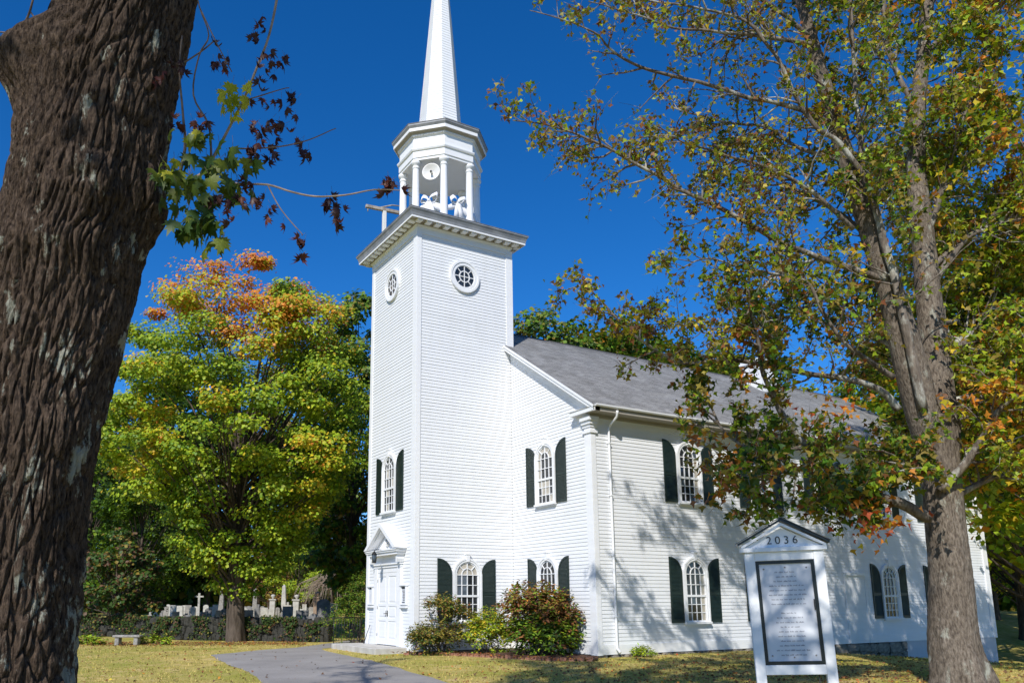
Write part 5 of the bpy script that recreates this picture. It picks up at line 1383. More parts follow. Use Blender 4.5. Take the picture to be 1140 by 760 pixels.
# ---- the old maple trunk close to the camera
NT_ = NEAR_TRUNK
bx0, by0 = 21.0, -11.4
nt = empty('old_maple_tree', (NT_[0][0], NT_[0][1], gh(NT_[0][0], NT_[0][1])), label='massive old maple with deeply furrowed lichen-spotted bark filling the left edge', cat='tree')
NL = Vector(nt.location)
def near_trunk():
    P = [Vector(q[:3]) for q in NT_]; rad = [q[3] for q in NT_]; n = len(P); seg = [0]
    for a, b in zip(P[:-1], P[1:]): seg.append(seg[-1] + (b - a).length)
    L = seg[-1]; ROWS = 620
    view = math.atan2(C2.y - P[8].y, C2.x - P[8].x)
    ths = [view - 1.75 + 3.5 * k / 360 for k in range(361)]; rest = 2 * math.pi - 3.5
    ths += [view + 1.75 + rest * k / 40 for k in range(1, 40)]
    S = len(ths); vs = []
    lat = Vector((.5, .866, 0))
    # burls: (x, y, z) world centre, radius, height, squash
    B = [(Vector((22.18 - .0, -12.0, 0)), 0, 0)]
    def at_px(i, side): return None
    for j in range(ROWS + 1):
        s = L * j / ROWS; i = 0
        while i < n - 2 and seg[i + 1] < s: i += 1
        t = (s - seg[i]) / (seg[i + 1] - seg[i])
        p0, p1, p2, p3 = P[max(0, i - 1)], P[i], P[i + 1], P[min(n - 1, i + 2)]
        p = .5 * ((2 * p1) + (-p0 + p2) * t + (2 * p0 - 5 * p1 + 4 * p2 - p3) * t * t + (-p0 + 3 * p1 - 3 * p2 + p3) * t ** 3)
        r_ = rad[i] + (rad[i + 1] - rad[i]) * t
        for th in ths:
            d = Vector((math.cos(th), math.sin(th), 0)); x = p + d * (r_ * .93 - .012)
            z = x.z
            sw = .035 * noise.noise(Vector((th * 1.1, z * .9, 5)))
            extra = 0.0; twist = 0.0
            for (cth, cz, w1, hz, h) in BURLS:
                da = (th - view - cth + math.pi) % (2 * math.pi) - math.pi
                q2 = (da * r_ / w1) ** 2 + ((z - cz) / hz) ** 2
                if q2 < 6: extra += h * math.exp(-q2 * 1.2); twist += .3 * math.exp(-q2) * da
            c = Vector((math.cos(th + sw + twist) * r_ * 36, math.sin(th + sw + twist) * r_ * 36, z * 3.6))
            w_ = noise.noise(c * .5) * .55
            vd = noise.voronoi(Vector((c.x * .62 + w_, c.y * .62 - w_, c.z * 1.15 + w_)))[0]; f = 1.0 - 2.3 * max(0, 1 - (vd[1] - vd[0]) * 3.0) ** 1.2 + .35 * noise.noise(c * .7)
            f2 = 1 - 2 * abs(noise.noise(Vector((c.x * 2.2, c.y * 2.2, c.z * 4 + 3))))
            pl_ = noise.noise(Vector((c.x * .8, c.y * .8, z * 14)))
            vs.append(x + d * (extra + .013 * f + .006 * f2 + .007 * pl_ + .012 * noise.noise(Vector((c.x * .35, c.y * .35, z * 2.2))) + .03 * noise.noise(Vector((d.x * 1.6, d.y * 1.6, z * 1.1)))) + Vector((0, 0, .3 * extra * noise.noise(c * .2))))
    fs = [(j * S + k, j * S + (k + 1) % S, (j + 1) * S + (k + 1) % S, (j + 1) * S + k) for j in range(ROWS) for k in range(S)]
    return MB().add([v - NL for v in vs], fs, M['bark_near'], True)
# angle from the camera-facing side (+ = right), height, half-width, half-height, bulge
BURLS = [(-1.45, 4.72, .20, .20, .17), (-1.2, 4.86, .14, .14, .06), (1.3, 3.98, .16, .20, .06), (.05, 3.93, .15, .15, .09), (.0, 3.93, .06, .06, -.06), (-.35, 3.6, .3, .12, .04), (-.55, 4.5, .16, .2, -.06), (.3, 2.6, .3, .25, .03)]
near_trunk().build('trunk', nt)
def tl(L): return [(x - NL.x, y - NL.y, z - NL.z, r) for x, y, z, r in L]
for k, L in SPRIGS.items():
    lb = bez(tl(L), 4, .012)
    MB().tube([q[:3] for q in lb], [max(.0022, q[3] * .9) for q in lb], M['twig_pale'] if k in ('twig_right', 'branch_red') else M['twig'], 6, wob=.1).build('twig', nt)
# leaves of the near sprigs: each leaf its own object
LEAF2 = [(0, 0), (.06, .10), (.30, .02), (.28, .14), (.48, .16), (.36, .28), (.52, .46), (.33, .44), (.20, .50), (.24, .74), (.10, .68), (0, 1.0)]
OUT = LEAF2 + [(-x, y) for x, y in LEAF2[-2:0:-1]]
def leaf_one(seed, curl, mat, name='leaf'):
    rr_ = random.Random(seed); n = len(OUT); vs = [Vector((0, .38, 0))] + [Vector((x, y, 0)) for x, y in OUT]
    for v in vs:
        x, y = v.x, v.y
        v.z = -curl * (x * x * 1.6 + (y - .3) ** 2 * .9) + .05 * noise.noise(Vector((x * 4, y * 4, seed)))
        if curl > .6:
            v.x = x * (1 - .35 * curl * rr_.uniform(.6, 1.1)); v.y = y * .9
    fs = [(0, 1 + i, 1 + (i + 1) % n) for i in range(n)]
    mb = MB(); mb.add(vs, fs, mat, True); mb.tube([(0, 0, 0), (0, -.2, .02), (.02, -.42, .08)], [.011, .010, .010], M['twig'], 3)
    return mb.mesh(name)
def flat_leaf(name, c, transl):
    t = NT(name); f = t.noise(7, None, 4); t.base(t.ramp(f, [(.3, c), (.7, tuple(min(1, v * 1.5) for v in c))])); t.rough(.5); t.b.inputs['Specular IOR Level'].default_value = .35
    tr = t.n('ShaderNodeBsdfTranslucent'); tr.inputs[0].default_value = (*[min(1, v * 1.7) for v in c], 1)
    ms = t.n('ShaderNodeMixShader', Fac=transl); t.l(t.b.outputs[0], ms.inputs[1]); t.l(tr.outputs[0], ms.inputs[2]); t.l(ms.outputs[0], t.out.inputs[0]); return t.m
GL = [flat_leaf('green_leaf', (.06, .095, .012), .35), flat_leaf('dark_green_leaf', (.035, .07, .012), .3), flat_leaf('light_green_leaf', (.12, .15, .018), .4)]
YL = [flat_leaf('yellow_leaf', (.42, .40, .03), .45), flat_leaf('yellow_green_leaf', (.26, .30, .025), .45)]
RL = [flat_leaf('dark_red_leaf', (.035, .010, .009), .08), flat_leaf('rust_leaf', (.085, .022, .013), .15), flat_leaf('brown_leaf', (.04, .016, .012), .08)]
NLM = {'g': [leaf_one(i, .45, GL[i % 3]) for i in range(6)], 'y': [leaf_one(20 + i, .4, YL[i % 2]) for i in range(4)], 'r': [leaf_one(40 + i, 1.0, RL[i % 3]) for i in range(6)]}
cnt = 0
for x, y, z, n_, s_, kd in sorted(NEAR_LEAVES, key=lambda q: q[5] == 'r'):
    n_ = round(n_ * (1.25 if kd == 'g' else .72 if kd == 'r' and n_ > 4 else 1))
    for _ in range(n_):
        if cnt >= 300: break
        cnt += 1
        p = Vector((x, y, z)) - NL + Vector(rng.normal(scale=s_ * .62, size=3))
        o = link('leaf', random.choice(NLM[kd]), nt, p)
        sz = {'g': random.uniform(.085, .13), 'y': random.uniform(.07, .11), 'r': random.uniform(.06, .092)}[kd]
        tip = Vector((random.gauss(0, .45), random.gauss(0, .45), -1)).normalized()      # leaves hang tip down
        nrm = perp(tip); 
        if kd != 'r': nrm = (nrm * .7 + Vector((.5, -.4, .55))); nrm = (nrm - tip * nrm.dot(tip)).normalized()
        xx = tip.cross(nrm)
        o.rotation_euler = Matrix((xx, tip, nrm)).transposed().to_euler(); o.scale = (sz,) * 3
# its crown, unseen above the frame, limbs aimed to shade trunk, lawn and sign
TP = Vector(NT_[-1][:3])
unseen_crown_limbs = MB(); ls = []
for k in range(29):
    az = 2 * math.pi * k / 15 + random.uniform(-.2, .2); el = random.uniform(.5, 1.1) if k % 3 else 1.25
    if k < 23 and 165 < math.degrees(az) % 360 < 255: continue
    if k >= 23: az = SUN_AZ + random.uniform(-.55, .55); el = random.uniform(.05, .55)
    d = Vector((math.cos(az) * math.cos(el), math.sin(az) * math.cos(el), math.sin(el))); pts = [TP + Vector((0, 0, random.uniform(-.6, 1.5)))]
    for q in range(8): d = (d + Vector(rng.normal(scale=.16, size=3)) + Vector((0, 0, -.02))).normalized(); pts.append(pts[-1] + d * (1.2 if k < 23 else .95))
    if any((p.z - 1.74) < .98 * (Vector((p.x, p.y)) - C2).length and (Vector((p.x, p.y)) - C2).dot(fhv) > -.5 for p in pts[2:]): 
        pts = [p + Vector((0, 0, max(0, .98 * (Vector((p.x, p.y)) - C2).length + 2.2 - p.z)) if (Vector((p.x, p.y)) - C2).dot(fhv) > -.5 and i_ > 1 else (0, 0, 0)) for i_, p in enumerate(pts)]
    lb = [(*(p - NL), .16 * (1 - q / 9)) for q, p in enumerate(pts)]
    MB().tube([q[:3] for q in lb], [q[3] for q in lb], M['bark_limb'], 8, wob=.1).build('limb', nt)
    sub_branches(lb, unseen_crown_limbs, ls, .42 if k < 23 else .85, 1.7, 6, 11, .3, .2, M['bark_limb'], lsp=.3)
for L in ([TP, (20.6, -12.6, 10), (19.9, -11.6, 12), (18.9, -10.4, 13.2), (17.6, -9.4, 13.9)], [TP, (21.3, -11.8, 10), (21.9, -10.2, 12.2), (22.2, -8.6, 13.6), (22.4, -7.2, 14.4)], [TP, (22.2, -12.6, 10), (23.6, -11.9, 13), (24.6, -11.0, 15), (25.6, -9.8, 16)], [TP, (21.2, -13.4, 10), (20.6, -13.4, 13), (20.2, -12.9, 15.4), (19.6, -12.2, 16.8)], [TP, (21.8, -13, 11), (22.3, -12.2, 14), (21.6, -10.9, 16), (20.8, -9.7, 17)],
          [TP, (22.2, -12.4, 8.9), (23.4, -10.8, 10.4), (24.3, -9.2, 11.6), (25.0, -7.6, 12.4)], [TP, (21.4, -11.6, 9.2), (21.7, -9.2, 10.4), (21.9, -6.9, 10.9), (22.0, -5.2, 11.6)], [TP, (22.6, -14.6, 8.2), (25, -15.4, 9.2), (27.5, -16.2, 10.2), (30, -16.6, 10.8)]):  # unseen limbs added to cast shade on lawn and sign
    lb = bez([(*(Vector(p) - NL), .13 * (1 - q / 5)) for q, p in enumerate(L)], 4, .08)
    MB().tube([q[:3] for q in lb], [q[3] for q in lb], M['bark_limb'], 8, wob=.1).build('limb', nt)
    sub_branches(lb, unseen_crown_limbs, ls, .26, 1.7, 7, 10, .3, .2, M['bark_limb'])
unseen_crown_limbs.build('branches', nt, kind='stuff')
ls = [v for v in ls if not ((v + NL).z - 1.74 < .92 * (Vector(((v + NL).x, (v + NL).y)) - C2).length and (Vector(((v + NL).x, (v + NL).y)) - C2).dot(fhv) > 0)]
lpn = np.array([tuple(v) for v in ls]); n = len(lpn)
link('foliage', leaf_cloud('foliage', lpn, rand_dirs(n) + np.array([0, 0, .6]), rng.uniform(.10, .15, n), pick(n, {'green': 3, 'ygreen': 2, 'yellow': .6, 'rust': .6}), T_LOBED), nt, kind='stuff')

# ---- trees with full crowns
def crown_tree(name, loc, h, rx, base, ncl, per, lsize, colf, label, group=None, trunk_r=.35, lean=(0, 0), shape=1.0, seed=0, limbs=22, bark='bark_dark', flat=.5, trunk_detail=(18, 40)):
    rs = np.random.default_rng(seed); rp = random.Random(seed)
    t = empty(name, loc, 0, label=label, cat='tree', group=group)
    th = h * .8; pts = []; rad = []
    for k in range(9):
        f = k / 8; pts.append(Vector((lean[0] * f + .18 * noise.noise(Vector((seed, f * 2, 0))) * f * 3, lean[1] * f + .18 * noise.noise(Vector((seed + 5, f * 2, 0))) * f * 3, -.2 + th * f))); rad.append(max(.03, trunk_r * (1 - f) ** .8))
    bark_tube(pts, rad, trunk_detail[0], trunk_detail[1], M[bark], trunk_r * .05, 6, .4, seed).build('trunk', t)
    cl = []
    cz = (base + h) / 2; rzv = (h - base) / 2
    while len(cl) < ncl:
        d = rs.normal(size=3); d /= np.linalg.norm(d)
        f = rs.uniform(.35, 1.0) ** .6
        z = cz + d[2] * rzv * f
        hf = (z - base) / (h - base)
        prof = (math.sin(math.pi * min(1, max(0, hf)) ** (.75 * shape))) ** .6 if 0 < hf < 1 else 0
        lump = 1 + .28 * noise.noise(Vector((d[0] * 1.8 + seed, d[1] * 1.8, d[2] * 2.2)))
        hr = math.hypot(d[0], d[1]) + 1e-6
        rr_ = rx * f * prof * lump * (.55 + .45 * hr)
        c = np.array([d[0] / hr * rr_ + lean[0] * hf, d[1] / hr * rr_ + lean[1] * hf, z])
        cl.append(c)
    bm_ = MB()
    for c in cl[:limbs * 3]:
        f = min(.92, max(.12, (c[2] - base * .4) / th * .62)); i = min(7, int(f * 8)); a = pts[i].lerp(pts[i + 1], f * 8 - i); e = Vector(c)
        m1 = a.lerp(e, .35) + Vector((0, 0, -.04 * (e - a).length)); m2 = a.lerp(e, .7) + Vector(rs.normal(scale=.12, size=3))
        r0 = trunk_r * rp.uniform(.12, .24); bm_.tube([a, m1, m2, e], [r0, r0 * .7, r0 * .45, r0 * .15], M[bark], 5, cap=False)
    bm_.build('branches', t, kind='stuff')
    pos, nrm, col = [], [], []
    for c in cl:
        n = int(per * rs.uniform(.6, 1.4)); R_ = rx * rs.uniform(*((.13, .25) if ncl < 300 else (.09, .19)))
        d = rs.normal(size=(n, 3)); d /= np.linalg.norm(d, axis=1, keepdims=True)
        f = rs.uniform(.2, 1, size=(n, 1)) ** .5
        p = c + d * f * np.array([R_, R_, R_ * flat]) * (1 + .14 * rs.normal(size=(n, 1)))
        pos.append(p); nrm.append(d * .6 + np.array([.35, -.35, .65]) + rs.normal(scale=.28, size=(n, 3))); col.append(colf(c, n, (c[2] - base) / (h - base)))
    pos = np.concatenate(pos); n = len(pos)
    link('crown', leaf_cloud('crown', pos, np.concatenate(nrm), lsize * rs.uniform(.7, 1.3, n), np.concatenate(col), T_DIAMOND), t, kind='stuff')
    return t

def col_big(c, n, hf):
    g = noise.noise(Vector(c) * .33) + .5 * noise.noise(Vector(c) * .9)
    if hf > .80 - .14 * g: return pick(n, {'orange': 5, 'yellow': 1.2, 'red': .35, 'ygreen': .7})
    if hf > .74 - .2 * g: return pick(n, {'orange': 1, 'yellow': 1.6, 'ygreen': 3})
    if g > .42: return pick(n, {'yellow': 2.2, 'ygreen': 3, 'orange': .3})
    if g > -.05: return pick(n, {'ygreen': 4, 'green': 1.8, 'yellow': .3})
    return pick(n, {'green': 3, 'ygreen': 2.2})
bmx, bmy = -12.43, -3.01
bt = crown_tree('maple_tree', (bmx, bmy, gh(bmx, bmy)), 18.6, 6.7, 2.0, 470, 235, .155, col_big, 'large green maple turning orange at the top left of the tower', None, .42, (.2, -.5), 1.6, 5, 45, 'bark_dark', .42, (30, 70))

def dark(c, n, hf): return pick(n, {'dgreen': 4, 'green': 2})
def mixd(c, n, hf):
    g = noise.noise(Vector(c) * .3)
    return pick(n, {'green': 2, 'olive': 2.2, 'orange': .35, 'dgreen': 1} if g > .12 else {'dgreen': 2.6, 'green': 2.2, 'olive': .9})
def right_c(c, n, hf):
    g = noise.noise(Vector(c) * .4)
    return pick(n, {'ygreen': 4, 'yellow': 1, 'orange': .4, 'green': 1.5} if g > -.05 else {'green': 3, 'ygreen': 2, 'dgreen': .6})
def place(px, D): x, y = gp_(px, D); return (x, y, gh(x, y))
protoA = crown_tree('background_tree', place(140, 78), 22, 5.6, 1.5, 150, 95, .34, dark, 'dark green tree behind the graveyard, left of the big maple', 'dark trees behind the graveyard', .35, seed=31)
protoB = crown_tree('background_tree', place(602, 63), 25.4, 7.4, 6, 300, 95, .36, mixd, 'dark green tree just right of the tower above the roof ridge', 'trees behind the nave roof', .4, seed=47)
protoC = crown_tree('background_tree', place(1125, 54), 19, 6.4, 3.4, 170, 95, .30, right_c, 'yellow-green tree with dark trunk beyond the far end of the nave', 'trees beyond the far end of the nave', .42, seed=58)
protoD = crown_tree('background_tree', place(392, 49), 21.5, 4.6, 1.0, 240, 100, .28, lambda c, n, hf: pick(n, {'green': 3, 'dgreen': 2, 'olive': 1}), 'tall narrow green tree directly left of the tower', None, .3, seed=63, shape=1.7)
def tree_copy(src, px, D, s, label, group, rz):
    t = copy_tree(src); t.location = place(px, D); t.scale = (s * random.uniform(.95, 1.05), s * random.uniform(.95, 1.05), s); t.rotation_euler = (0, 0, rz)
    t['label'] = label
    if group: t['group'] = group
    return t
g1 = 'dark trees behind the graveyard'
for px, D, s, lab in ((60, 72, 1.15, 'dark tree behind the near trunk, farthest left beyond the graveyard'), (100, 52, .7, 'low dark tree right beside the near trunk behind the stone bench'), (185, 84, 1.2, 'dark green tree behind the left side of the big maple'), (235, 88, 1.2, 'dark tree straight behind the big maple trunk'), (290, 90, 1.1, 'dark tree deep behind the graveyard obelisks'), (345, 86, 1.0, 'dark tree behind the small bright green tree'), (375, 84, .8, 'low dark tree behind the weeping shrub'), (160, 48, .5, 'small dark understory tree over the stone wall at left')):
    tree_copy(protoA, px, D, s, lab, g1, random.uniform(0, 6))
g2 = 'trees behind the nave roof'
for px, D, s, lab in ((655, 66, .99, 'dark green tree second from the tower above the roof ridge'), (708, 64, .99, 'green tree third from the tower above the roof ridge'), (762, 68, .97, 'green tree fourth from the tower, above the white chimney'), (820, 72, .98, 'green tree behind the far half of the nave roof'), (560, 72, .9, 'dark tree mostly hidden behind the bell tower')):
    tree_copy(protoB, px, D, s, lab, g2, random.uniform(0, 6))
g3 = 'trees beyond the far end of the nave'
for px, D, s, lab in ((1150, 40, 1.25, 'tall yellow-green tree filling the right edge behind the forked maple'), (1235, 44, 1.1, 'yellow-green tree at the right picture edge'), (1075, 66, 1.15, 'tall green tree behind the far corner of the nave'), (980, 74, 1.2, 'tall green tree seen through the maple crown behind the nave'), (1180, 70, 1.2, 'tall green tree far behind the lawn at right'), (1095, 64, .62, 'low tree beside the far corner of the nave'), (1320, 60, 1.3, 'tall tree beyond the right picture edge'), (900, 84, 1.25, 'distant tall tree behind the nave roof and maple crown')):
    tree_copy(protoC, px, D, s, lab, g3, random.uniform(0, 6))
t = copy_tree(protoC); t.location = (15.2, 15.6, gh(15.2, 15.6)); t.scale = (.78, .78, .8); t.rotation_euler = (0, 0, 2.1); t['label'] = 'yellow-green tree leaning in from the right edge, nearest the nave wall'; t['group'] = g3
crown_tree('ornamental_tree', place(333, 78), 7.0, 2.7, .8, 45, 110, .17, lambda c, n, hf: pick(n, {'green': 2, 'ygreen': 3.2}), 'small round bright green tree in the graveyard', None, .12, seed=71, flat=.7)
crown_tree('ornamental_tree', place(303, 80), 6.4, 2.9, .6, 40, 90, .18, lambda c, n, hf: pick(n, {'olive': 2, 'brown': 1, 'rust': .6}), 'brownish small tree behind the pale graveyard urns', None, .12, seed=73, flat=.7)
crown_tree('dark_shrub_tree', place(135, 44), 5.5, 2.8, .1, 60, 90, .2, lambda c, n, hf: pick(n, {'dgreen': 3, 'brown': 1.2, 'olive': .6}), 'dark overgrown evergreen shrub behind the stone bench', None, .15, seed=75, flat=.6)
# the far wood closing the view behind the graveyard and the lawn: one mass
fw = []; fwn = []; fwc = []
for px in range(-160, 1500, 9):
    for _ in range(3):
        D = rng.uniform(88, 112); x, y = gp_(px + rng.uniform(-8, 8), D)
        if -16 < x < 8 and 0 < y < 34: continue
        hh = rng.uniform(5, 12); n_ = 90; d = rand_dirs(n_)
        p = np.array([x, y, gh(x, y) + hh * .45]) + d * np.array([2.6, 2.6, hh * .55]) * rng.uniform(.6, 1, size=(n_, 1)); fw.append(p); fwn.append(d + np.array([0, 0, .6])); fwc.append(pick(n_, {'dgreen': 4, 'green': 2, 'olive': 1}))
fw = np.concatenate(fw); fw[:, 2] = np.maximum(fw[:, 2], -2.0)
link('far_wood', leaf_cloud('far_wood', fw, np.concatenate(fwn), rng.uniform(.7, 1.2, len(fw)), np.concatenate(fwc), T_DIAMOND), kind='stuff')
# weeping bare shrub
t = empty('weeping_shrub', place(372, 70), label='grey weeping shrub with bare hanging twigs behind the graveyard stones', cat='shrub')
mb = MB()
for k in range(150):
    az = random.uniform(0, 6.283); l_ = random.uniform(1.2, 3.0); tz = random.uniform(2.6, 4.2)
    a = Vector((0, 0, tz * .75)); b = a + Vector((math.cos(az) * l_ * .5, math.sin(az) * l_ * .5, .5)); c = a + Vector((math.cos(az) * l_, math.sin(az) * l_, -.1)); d = c + Vector((math.cos(az) * .5, math.sin(az) * .5, -random.uniform(.7, 1.8)))
    mb.tube([a, b, c, d], [.03, .024, .018, .01], M['twig_pale'], 3, cap=False)
mb.build('hanging_twigs', t, kind='stuff'); MB().tube([(0, 0, -.2), (.05, 0, 1.4), (0, 0, 3.2)], [.16, .13, .08], M['bark_dark'], 8).build('trunk', t)

# dark leaves added over the graveyard wall in place of its shade
for (L_, lab_, n_) in (([(-9.9, .3), (-12.1, -1.8), (-15.3, -4.8), (-18.2, -5.8)], 'dark leaves added in place of shade on the fieldstone wall behind the big maple', 5200), ([(-18.8, -5.6), (-22.1, -8.4), (-26, -12.2)], 'dark leaves added in place of shade on the left stretch of fieldstone wall behind the bench', 3000)):
    t = empty('added_ivy', (L_[0][0], L_[0][1], gh(*L_[0])), label=lab_, cat='added_ivy'); P_ = []
    for k in range(n_):
        i = random.randrange(len(L_) - 1); a = Vector(L_[i]).lerp(Vector(L_[i + 1]), random.random()); g_ = noise.noise(Vector((a.x * .9, a.y * .9, 2))) + .5 * noise.noise(Vector((a.x * 3, a.y * 3, 2)))
        zz = random.random() ** .6 * (1.12 + .22 * g_)
        if noise.noise(Vector((a.x * 1.3, a.y * 1.3, zz * 2))) < -.12: continue
        off = Vector((.55, -.6)) * random.uniform(.2, .5) if random.random() < .75 else Vector((-.2, .2)) * random.random(); P_.append((a.x + off.x, a.y + off.y, gh(a.x, a.y) + zz))
    P_ = np.array(P_) - np.array(t.location); n = len(P_)
    MB().tube([(0, 0, 0), Vector((L_[1][0] - L_[0][0], L_[1][1] - L_[0][1], .5)) , Vector((L_[-1][0] - L_[0][0], L_[-1][1] - L_[0][1], .4))], [.02, .02, .01], M['twig'], 4).build('stem', t)
    link('foliage', leaf_cloud('foliage', P_, rng.normal(scale=.5, size=(n, 3)) + np.array([.5, -.5, .4]), rng.uniform(.08, .15, n), pick(n, {'dgreen': 5, 'brown': 1.4, 'olive': .6}) * .7, T_LOBED, M['leaf_dry']), t, kind='stuff')  # leaves of the added ivy, in place of the wall's shade

# ---- shrubs by the church
def shrub(name, loc, lobes, lsize, pal, label, tpl=T_OVAL, density=260, stems=14, up=.4, flatleaf=.9, nscale=.5):
    t = empty(name, loc, label=label, cat='shrub'); mb = MB(); pos, nrm, col = [], [], []
    for (cx_, cy_, cz_, rx_, rz2, pl_) in lobes:
        for k in range(max(3, stems // len(lobes))):
            e = Vector((cx_, cy_, cz_)) + Vector(rand_dirs(1)[0]) * rx_ * .8; mb.tube([(random.gauss(0, .15), random.gauss(0, .15), -.1), Vector((cx_ * .5, cy_ * .5, max(.1, cz_ * .5))) + Vector(rng.normal(scale=.1, size=3)), e], [.022, .016, .006], M['twig'], 4, cap=False)
        ncl = int(density * rx_ * rx_ / 6) + 10
        for _ in range(ncl):
            d = rand_dirs(1)[0]; d[2] = abs(d[2]) * 1.0 if rng.random() < .75 else d[2]
            c = np.array([cx_, cy_, cz_]) + d * np.array([rx_, rx_, rz2]) * rng.uniform(.5, 1.22)
            n = int(rng.integers(9, 17)); ld = d * .8 + np.array([0, 0, up]) + rng.normal(scale=.75, size=(n, 3)); ld /= np.linalg.norm(ld, axis=1, keepdims=True)
            pos.append(c + ld * .02 + rng.normal(scale=lsize * nscale, size=(n, 3))); nrm.append(np.cross(ld, rng.normal(size=(n, 3))) * .5 + d * .5 + np.array([0, 0, flatleaf])); col.append((pick(n, pl_ or pal), ld))
    P = np.concatenate(pos); n = len(P); P[:, 2] = np.maximum(P[:, 2], .03)
    mb.build('stems', t, kind='stuff')
    link('foliage', leaf_cloud('foliage', P, np.concatenate(nrm), lsize * rng.uniform(.7, 1.25, n), np.concatenate([c for c, _ in col]), tpl, M['leaf_dry'], np.concatenate([a for _, a in col])), t, kind='stuff')
    return t
GR = {'dgreen': 2, 'olive': 2.4, 'brown': .7}; OL = {'olive': 3, 'rust': 1, 'dgreen': 1.4, 'green': .6}; YG = {'ygreen': 3.6, 'yellow': 1.5, 'green': 1.6}; RH = {'rust': 2.4, 'olive': 2.4, 'green': 1.4, 'brown': 1.2, 'orange': .35}; RHG = {'green': 3, 'dgreen': 2, 'ygreen': 1, 'rust': .7}
shrub('evergreen_shrub', (.95, .55, gh(.95, .55)), [(-.05, -.28, .48, .72, .58, GR), (.05, -.6, .42, .5, .5, GR), (.0, .05, 1.55, .55, .42, OL), (.1, .62, 1.25, .5, .38, OL), (0, .3, .5, .5, .45, GR)], .10, GR, 'grey-green shrub with olive top at the tower corner beside the door', density=2200)
shrub('yellow_green_shrub', (1.5, 2.1, gh(1.5, 2.1)), [(0, 0, .72, .75, .68, YG), (.15, .55, .5, .6, .5, YG), (.1, -.5, .55, .5, .5, YG)], .11, YG, 'bright yellow-green rounded shrub between two darker shrubs', density=2000)
shrub('rhododendron', (3.05, 3.0, gh(3.05, 3.0)), [(0, 0, 1.4, .95, .9, RH), (.35, .65, 1.05, .85, .9, RH), (-.35, -.4, 1.35, .6, .85, RH), (.5, .95, .6, .65, .65, RHG), (.7, .2, .5, .65, .55, RHG), (.3, -.5, .5, .55, .5, RHG), (0, 0, .7, .8, .7, RHG)], .15, RH, 'large rhododendron with reddish-brown leaves in the corner of tower and nave', density=1300, stems=40)
shrub('yew_bush', (-6.2, .45, gh(-6.2, .45)), [(0, 0, 1.3, .95, 1.3, None), (-.25, -.4, .8, .9, .9, None), (.5, .5, 1.8, .85, 1.25, None), (.2, .2, 2.3, .6, .6, None), (.9, .6, 1.1, .8, 1.1, None)], .09, {'dgreen': 2, 'green': 3, 'olive': .8}, 'dark green yew bush behind the iron handrail left of the tower', density=1500)
shrub('leafy_weed', (5.25, 5.75, gh(5.25, 5.75)), [(0, 0, .12, .30, .18, None)], .09, {'ygreen': 4, 'green': 1}, 'bright green weed clump against the nave wall near the downspout', density=2500, stems=6)
shrub('leafy_weed', (5.35, 12.7, gh(5.35, 12.7)), [(0, 0, .35, .35, .4, None)], .08, {'olive': 3, 'green': 1}, 'thin twiggy plant against the nave wall beside the sign', density=700, stems=14)
GH = 'pale hosta clumps along the graveyard wall'
HL = ('pale hosta clump farthest left beside the near trunk', 'pale hosta clump second from the near trunk', 'yellowing hosta clump left of the stone bench', 'pale hosta clump right of the stone bench', 'small yellow hosta clump between the stone bench and the maple', 'low hosta clump under the wall left of the maple trunk')
for k in range(6):
    px = (94, 106, 119, 168, 181, 194)[k]; x, y = gp_(px, 35.2 + .3 * math.sin(k * 2.2))
    o = shrub('hosta_plant', (x, y, gh(x, y)), [(0, 0, .10, .20 if k < 3 else .10, .2, None)], .17, {'ygreen': 2, 'green': 2, 'olive': 1}, HL[k], density=500, stems=3); o['group'] = GH; o['category'] = 'plant'

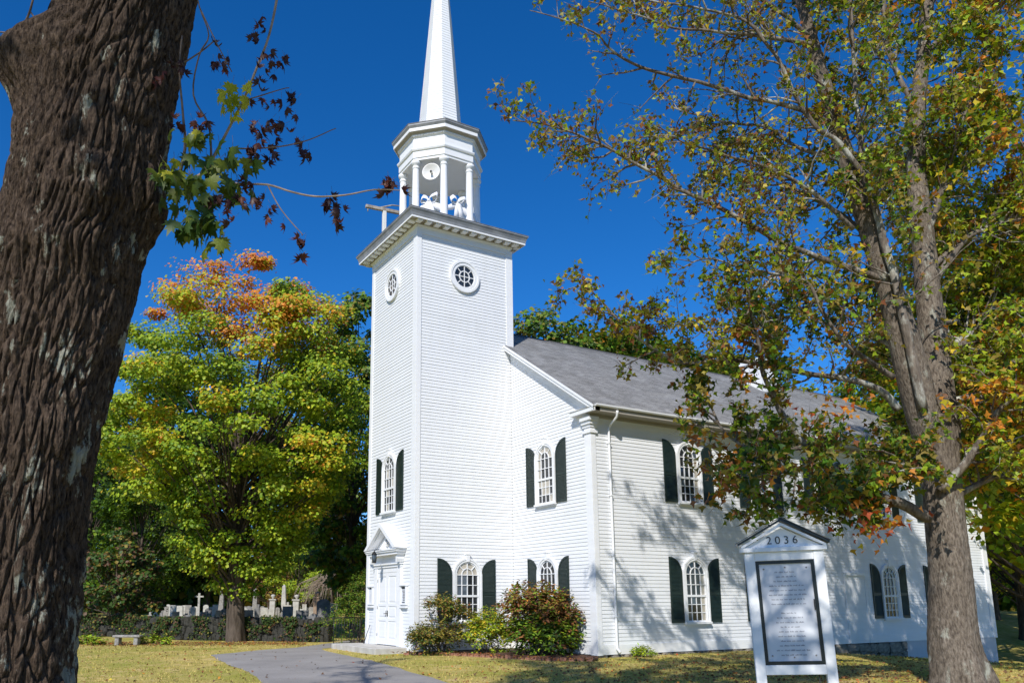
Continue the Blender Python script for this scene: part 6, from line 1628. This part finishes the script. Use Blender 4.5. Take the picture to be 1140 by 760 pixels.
# ================================================================== grass and fallen leaves on the ground
def visible_spots(n, D0, D1, p0, p1, pw=1.0):
    out = []
    D = D0 + (D1 - D0) * rng.random(n) ** pw; px = rng.uniform(p0, p1, n)
    for d_, q in zip(D, px):
        x, y = gp_(q, d_)
        if NXL - .1 < x < NX + .1 and NY0 - .1 < y < NY1: continue
        if -W - .6 < x < .1 and -1.3 < y < TD: continue
        out.append((x, y))
    return out
gp2 = [(x, y) for x, y in visible_spots(62000, 12.5, 36, -40, 1200, 1.0) if not on_drive(x, y)]
n = len(gp2)
pos = np.array([(x, y, gh(x, y) - .005) for x, y in gp2])
gn = np.array([noise.noise(Vector((x * .5, y * .5, 0))) for x, y in gp2])
gc = np.where(gn[:, None] > .12, np.array([[.30, .31, .055]]), np.array([[.55, .43, .14]])) * (1 + rng.normal(scale=.2, size=(n, 1))).clip(.5, 1.6)
axg = rng.normal(scale=.5, size=(n, 3)) + np.array([0, 0, 1.0])
gmesh = leaf_cloud('grass', pos, rng.normal(size=(n, 3)) + 1e-3, rng.uniform(.04, .085, n), gc, (np.array([[-.14, 0, 0], [.14, 0, 0], [.05, 1, .1]], float), [(0, 1, 2)]), M['leaf_dry'], axg)
link('grass', gmesh, kind='stuff')
fl = []
for x, y in visible_spots(3600, 12.5, 38, -30, 1190): 
    if not on_drive(x, y) or rng.random() < .22: fl.append((x, y, gh(x, y) + (.055 if on_drive(x, y) else .03)))
for k in range(2600):                                   # drifts under the wall and the big maple
    px = rng.uniform(90, 345); x, y = gp_(px, rng.normal(35.6, .9))
    if not on_drive(x, y): fl.append((x, y, gh(x, y) + .03))
for k in range(5200):
    x, y = rng.normal(12.5, 4.2), rng.normal(4.5, 4.6)
    if on_drive(x, y) or x < NX + .1 and y > NY0 - .1 or x < .2: continue
    fl.append((x, y, gh(x, y) + .03))
for k in range(500):
    s = rng.uniform(0, 5); i = min(4, int(s)); p = Vector(EDGE[i]).lerp(Vector(EDGE[i + 1]), s - i); fl.append((p.x + rng.normal(0, .3), p.y + rng.normal(0, .3), gh(p.x, p.y) + .09))
fl = np.array(fl); n = len(fl)
link('fallen_leaves', leaf_cloud('fallen_leaves', fl, rng.normal(scale=.35, size=(n, 3)) + np.array([0, 0, 1]), rng.uniform(.05, .10, n), pick(n, {'rust': 4, 'brown': 4, 'orange': .8, 'yellow': .3, 'red': .3}), T_LOBED, M['leaf_dry']), kind='stuff')
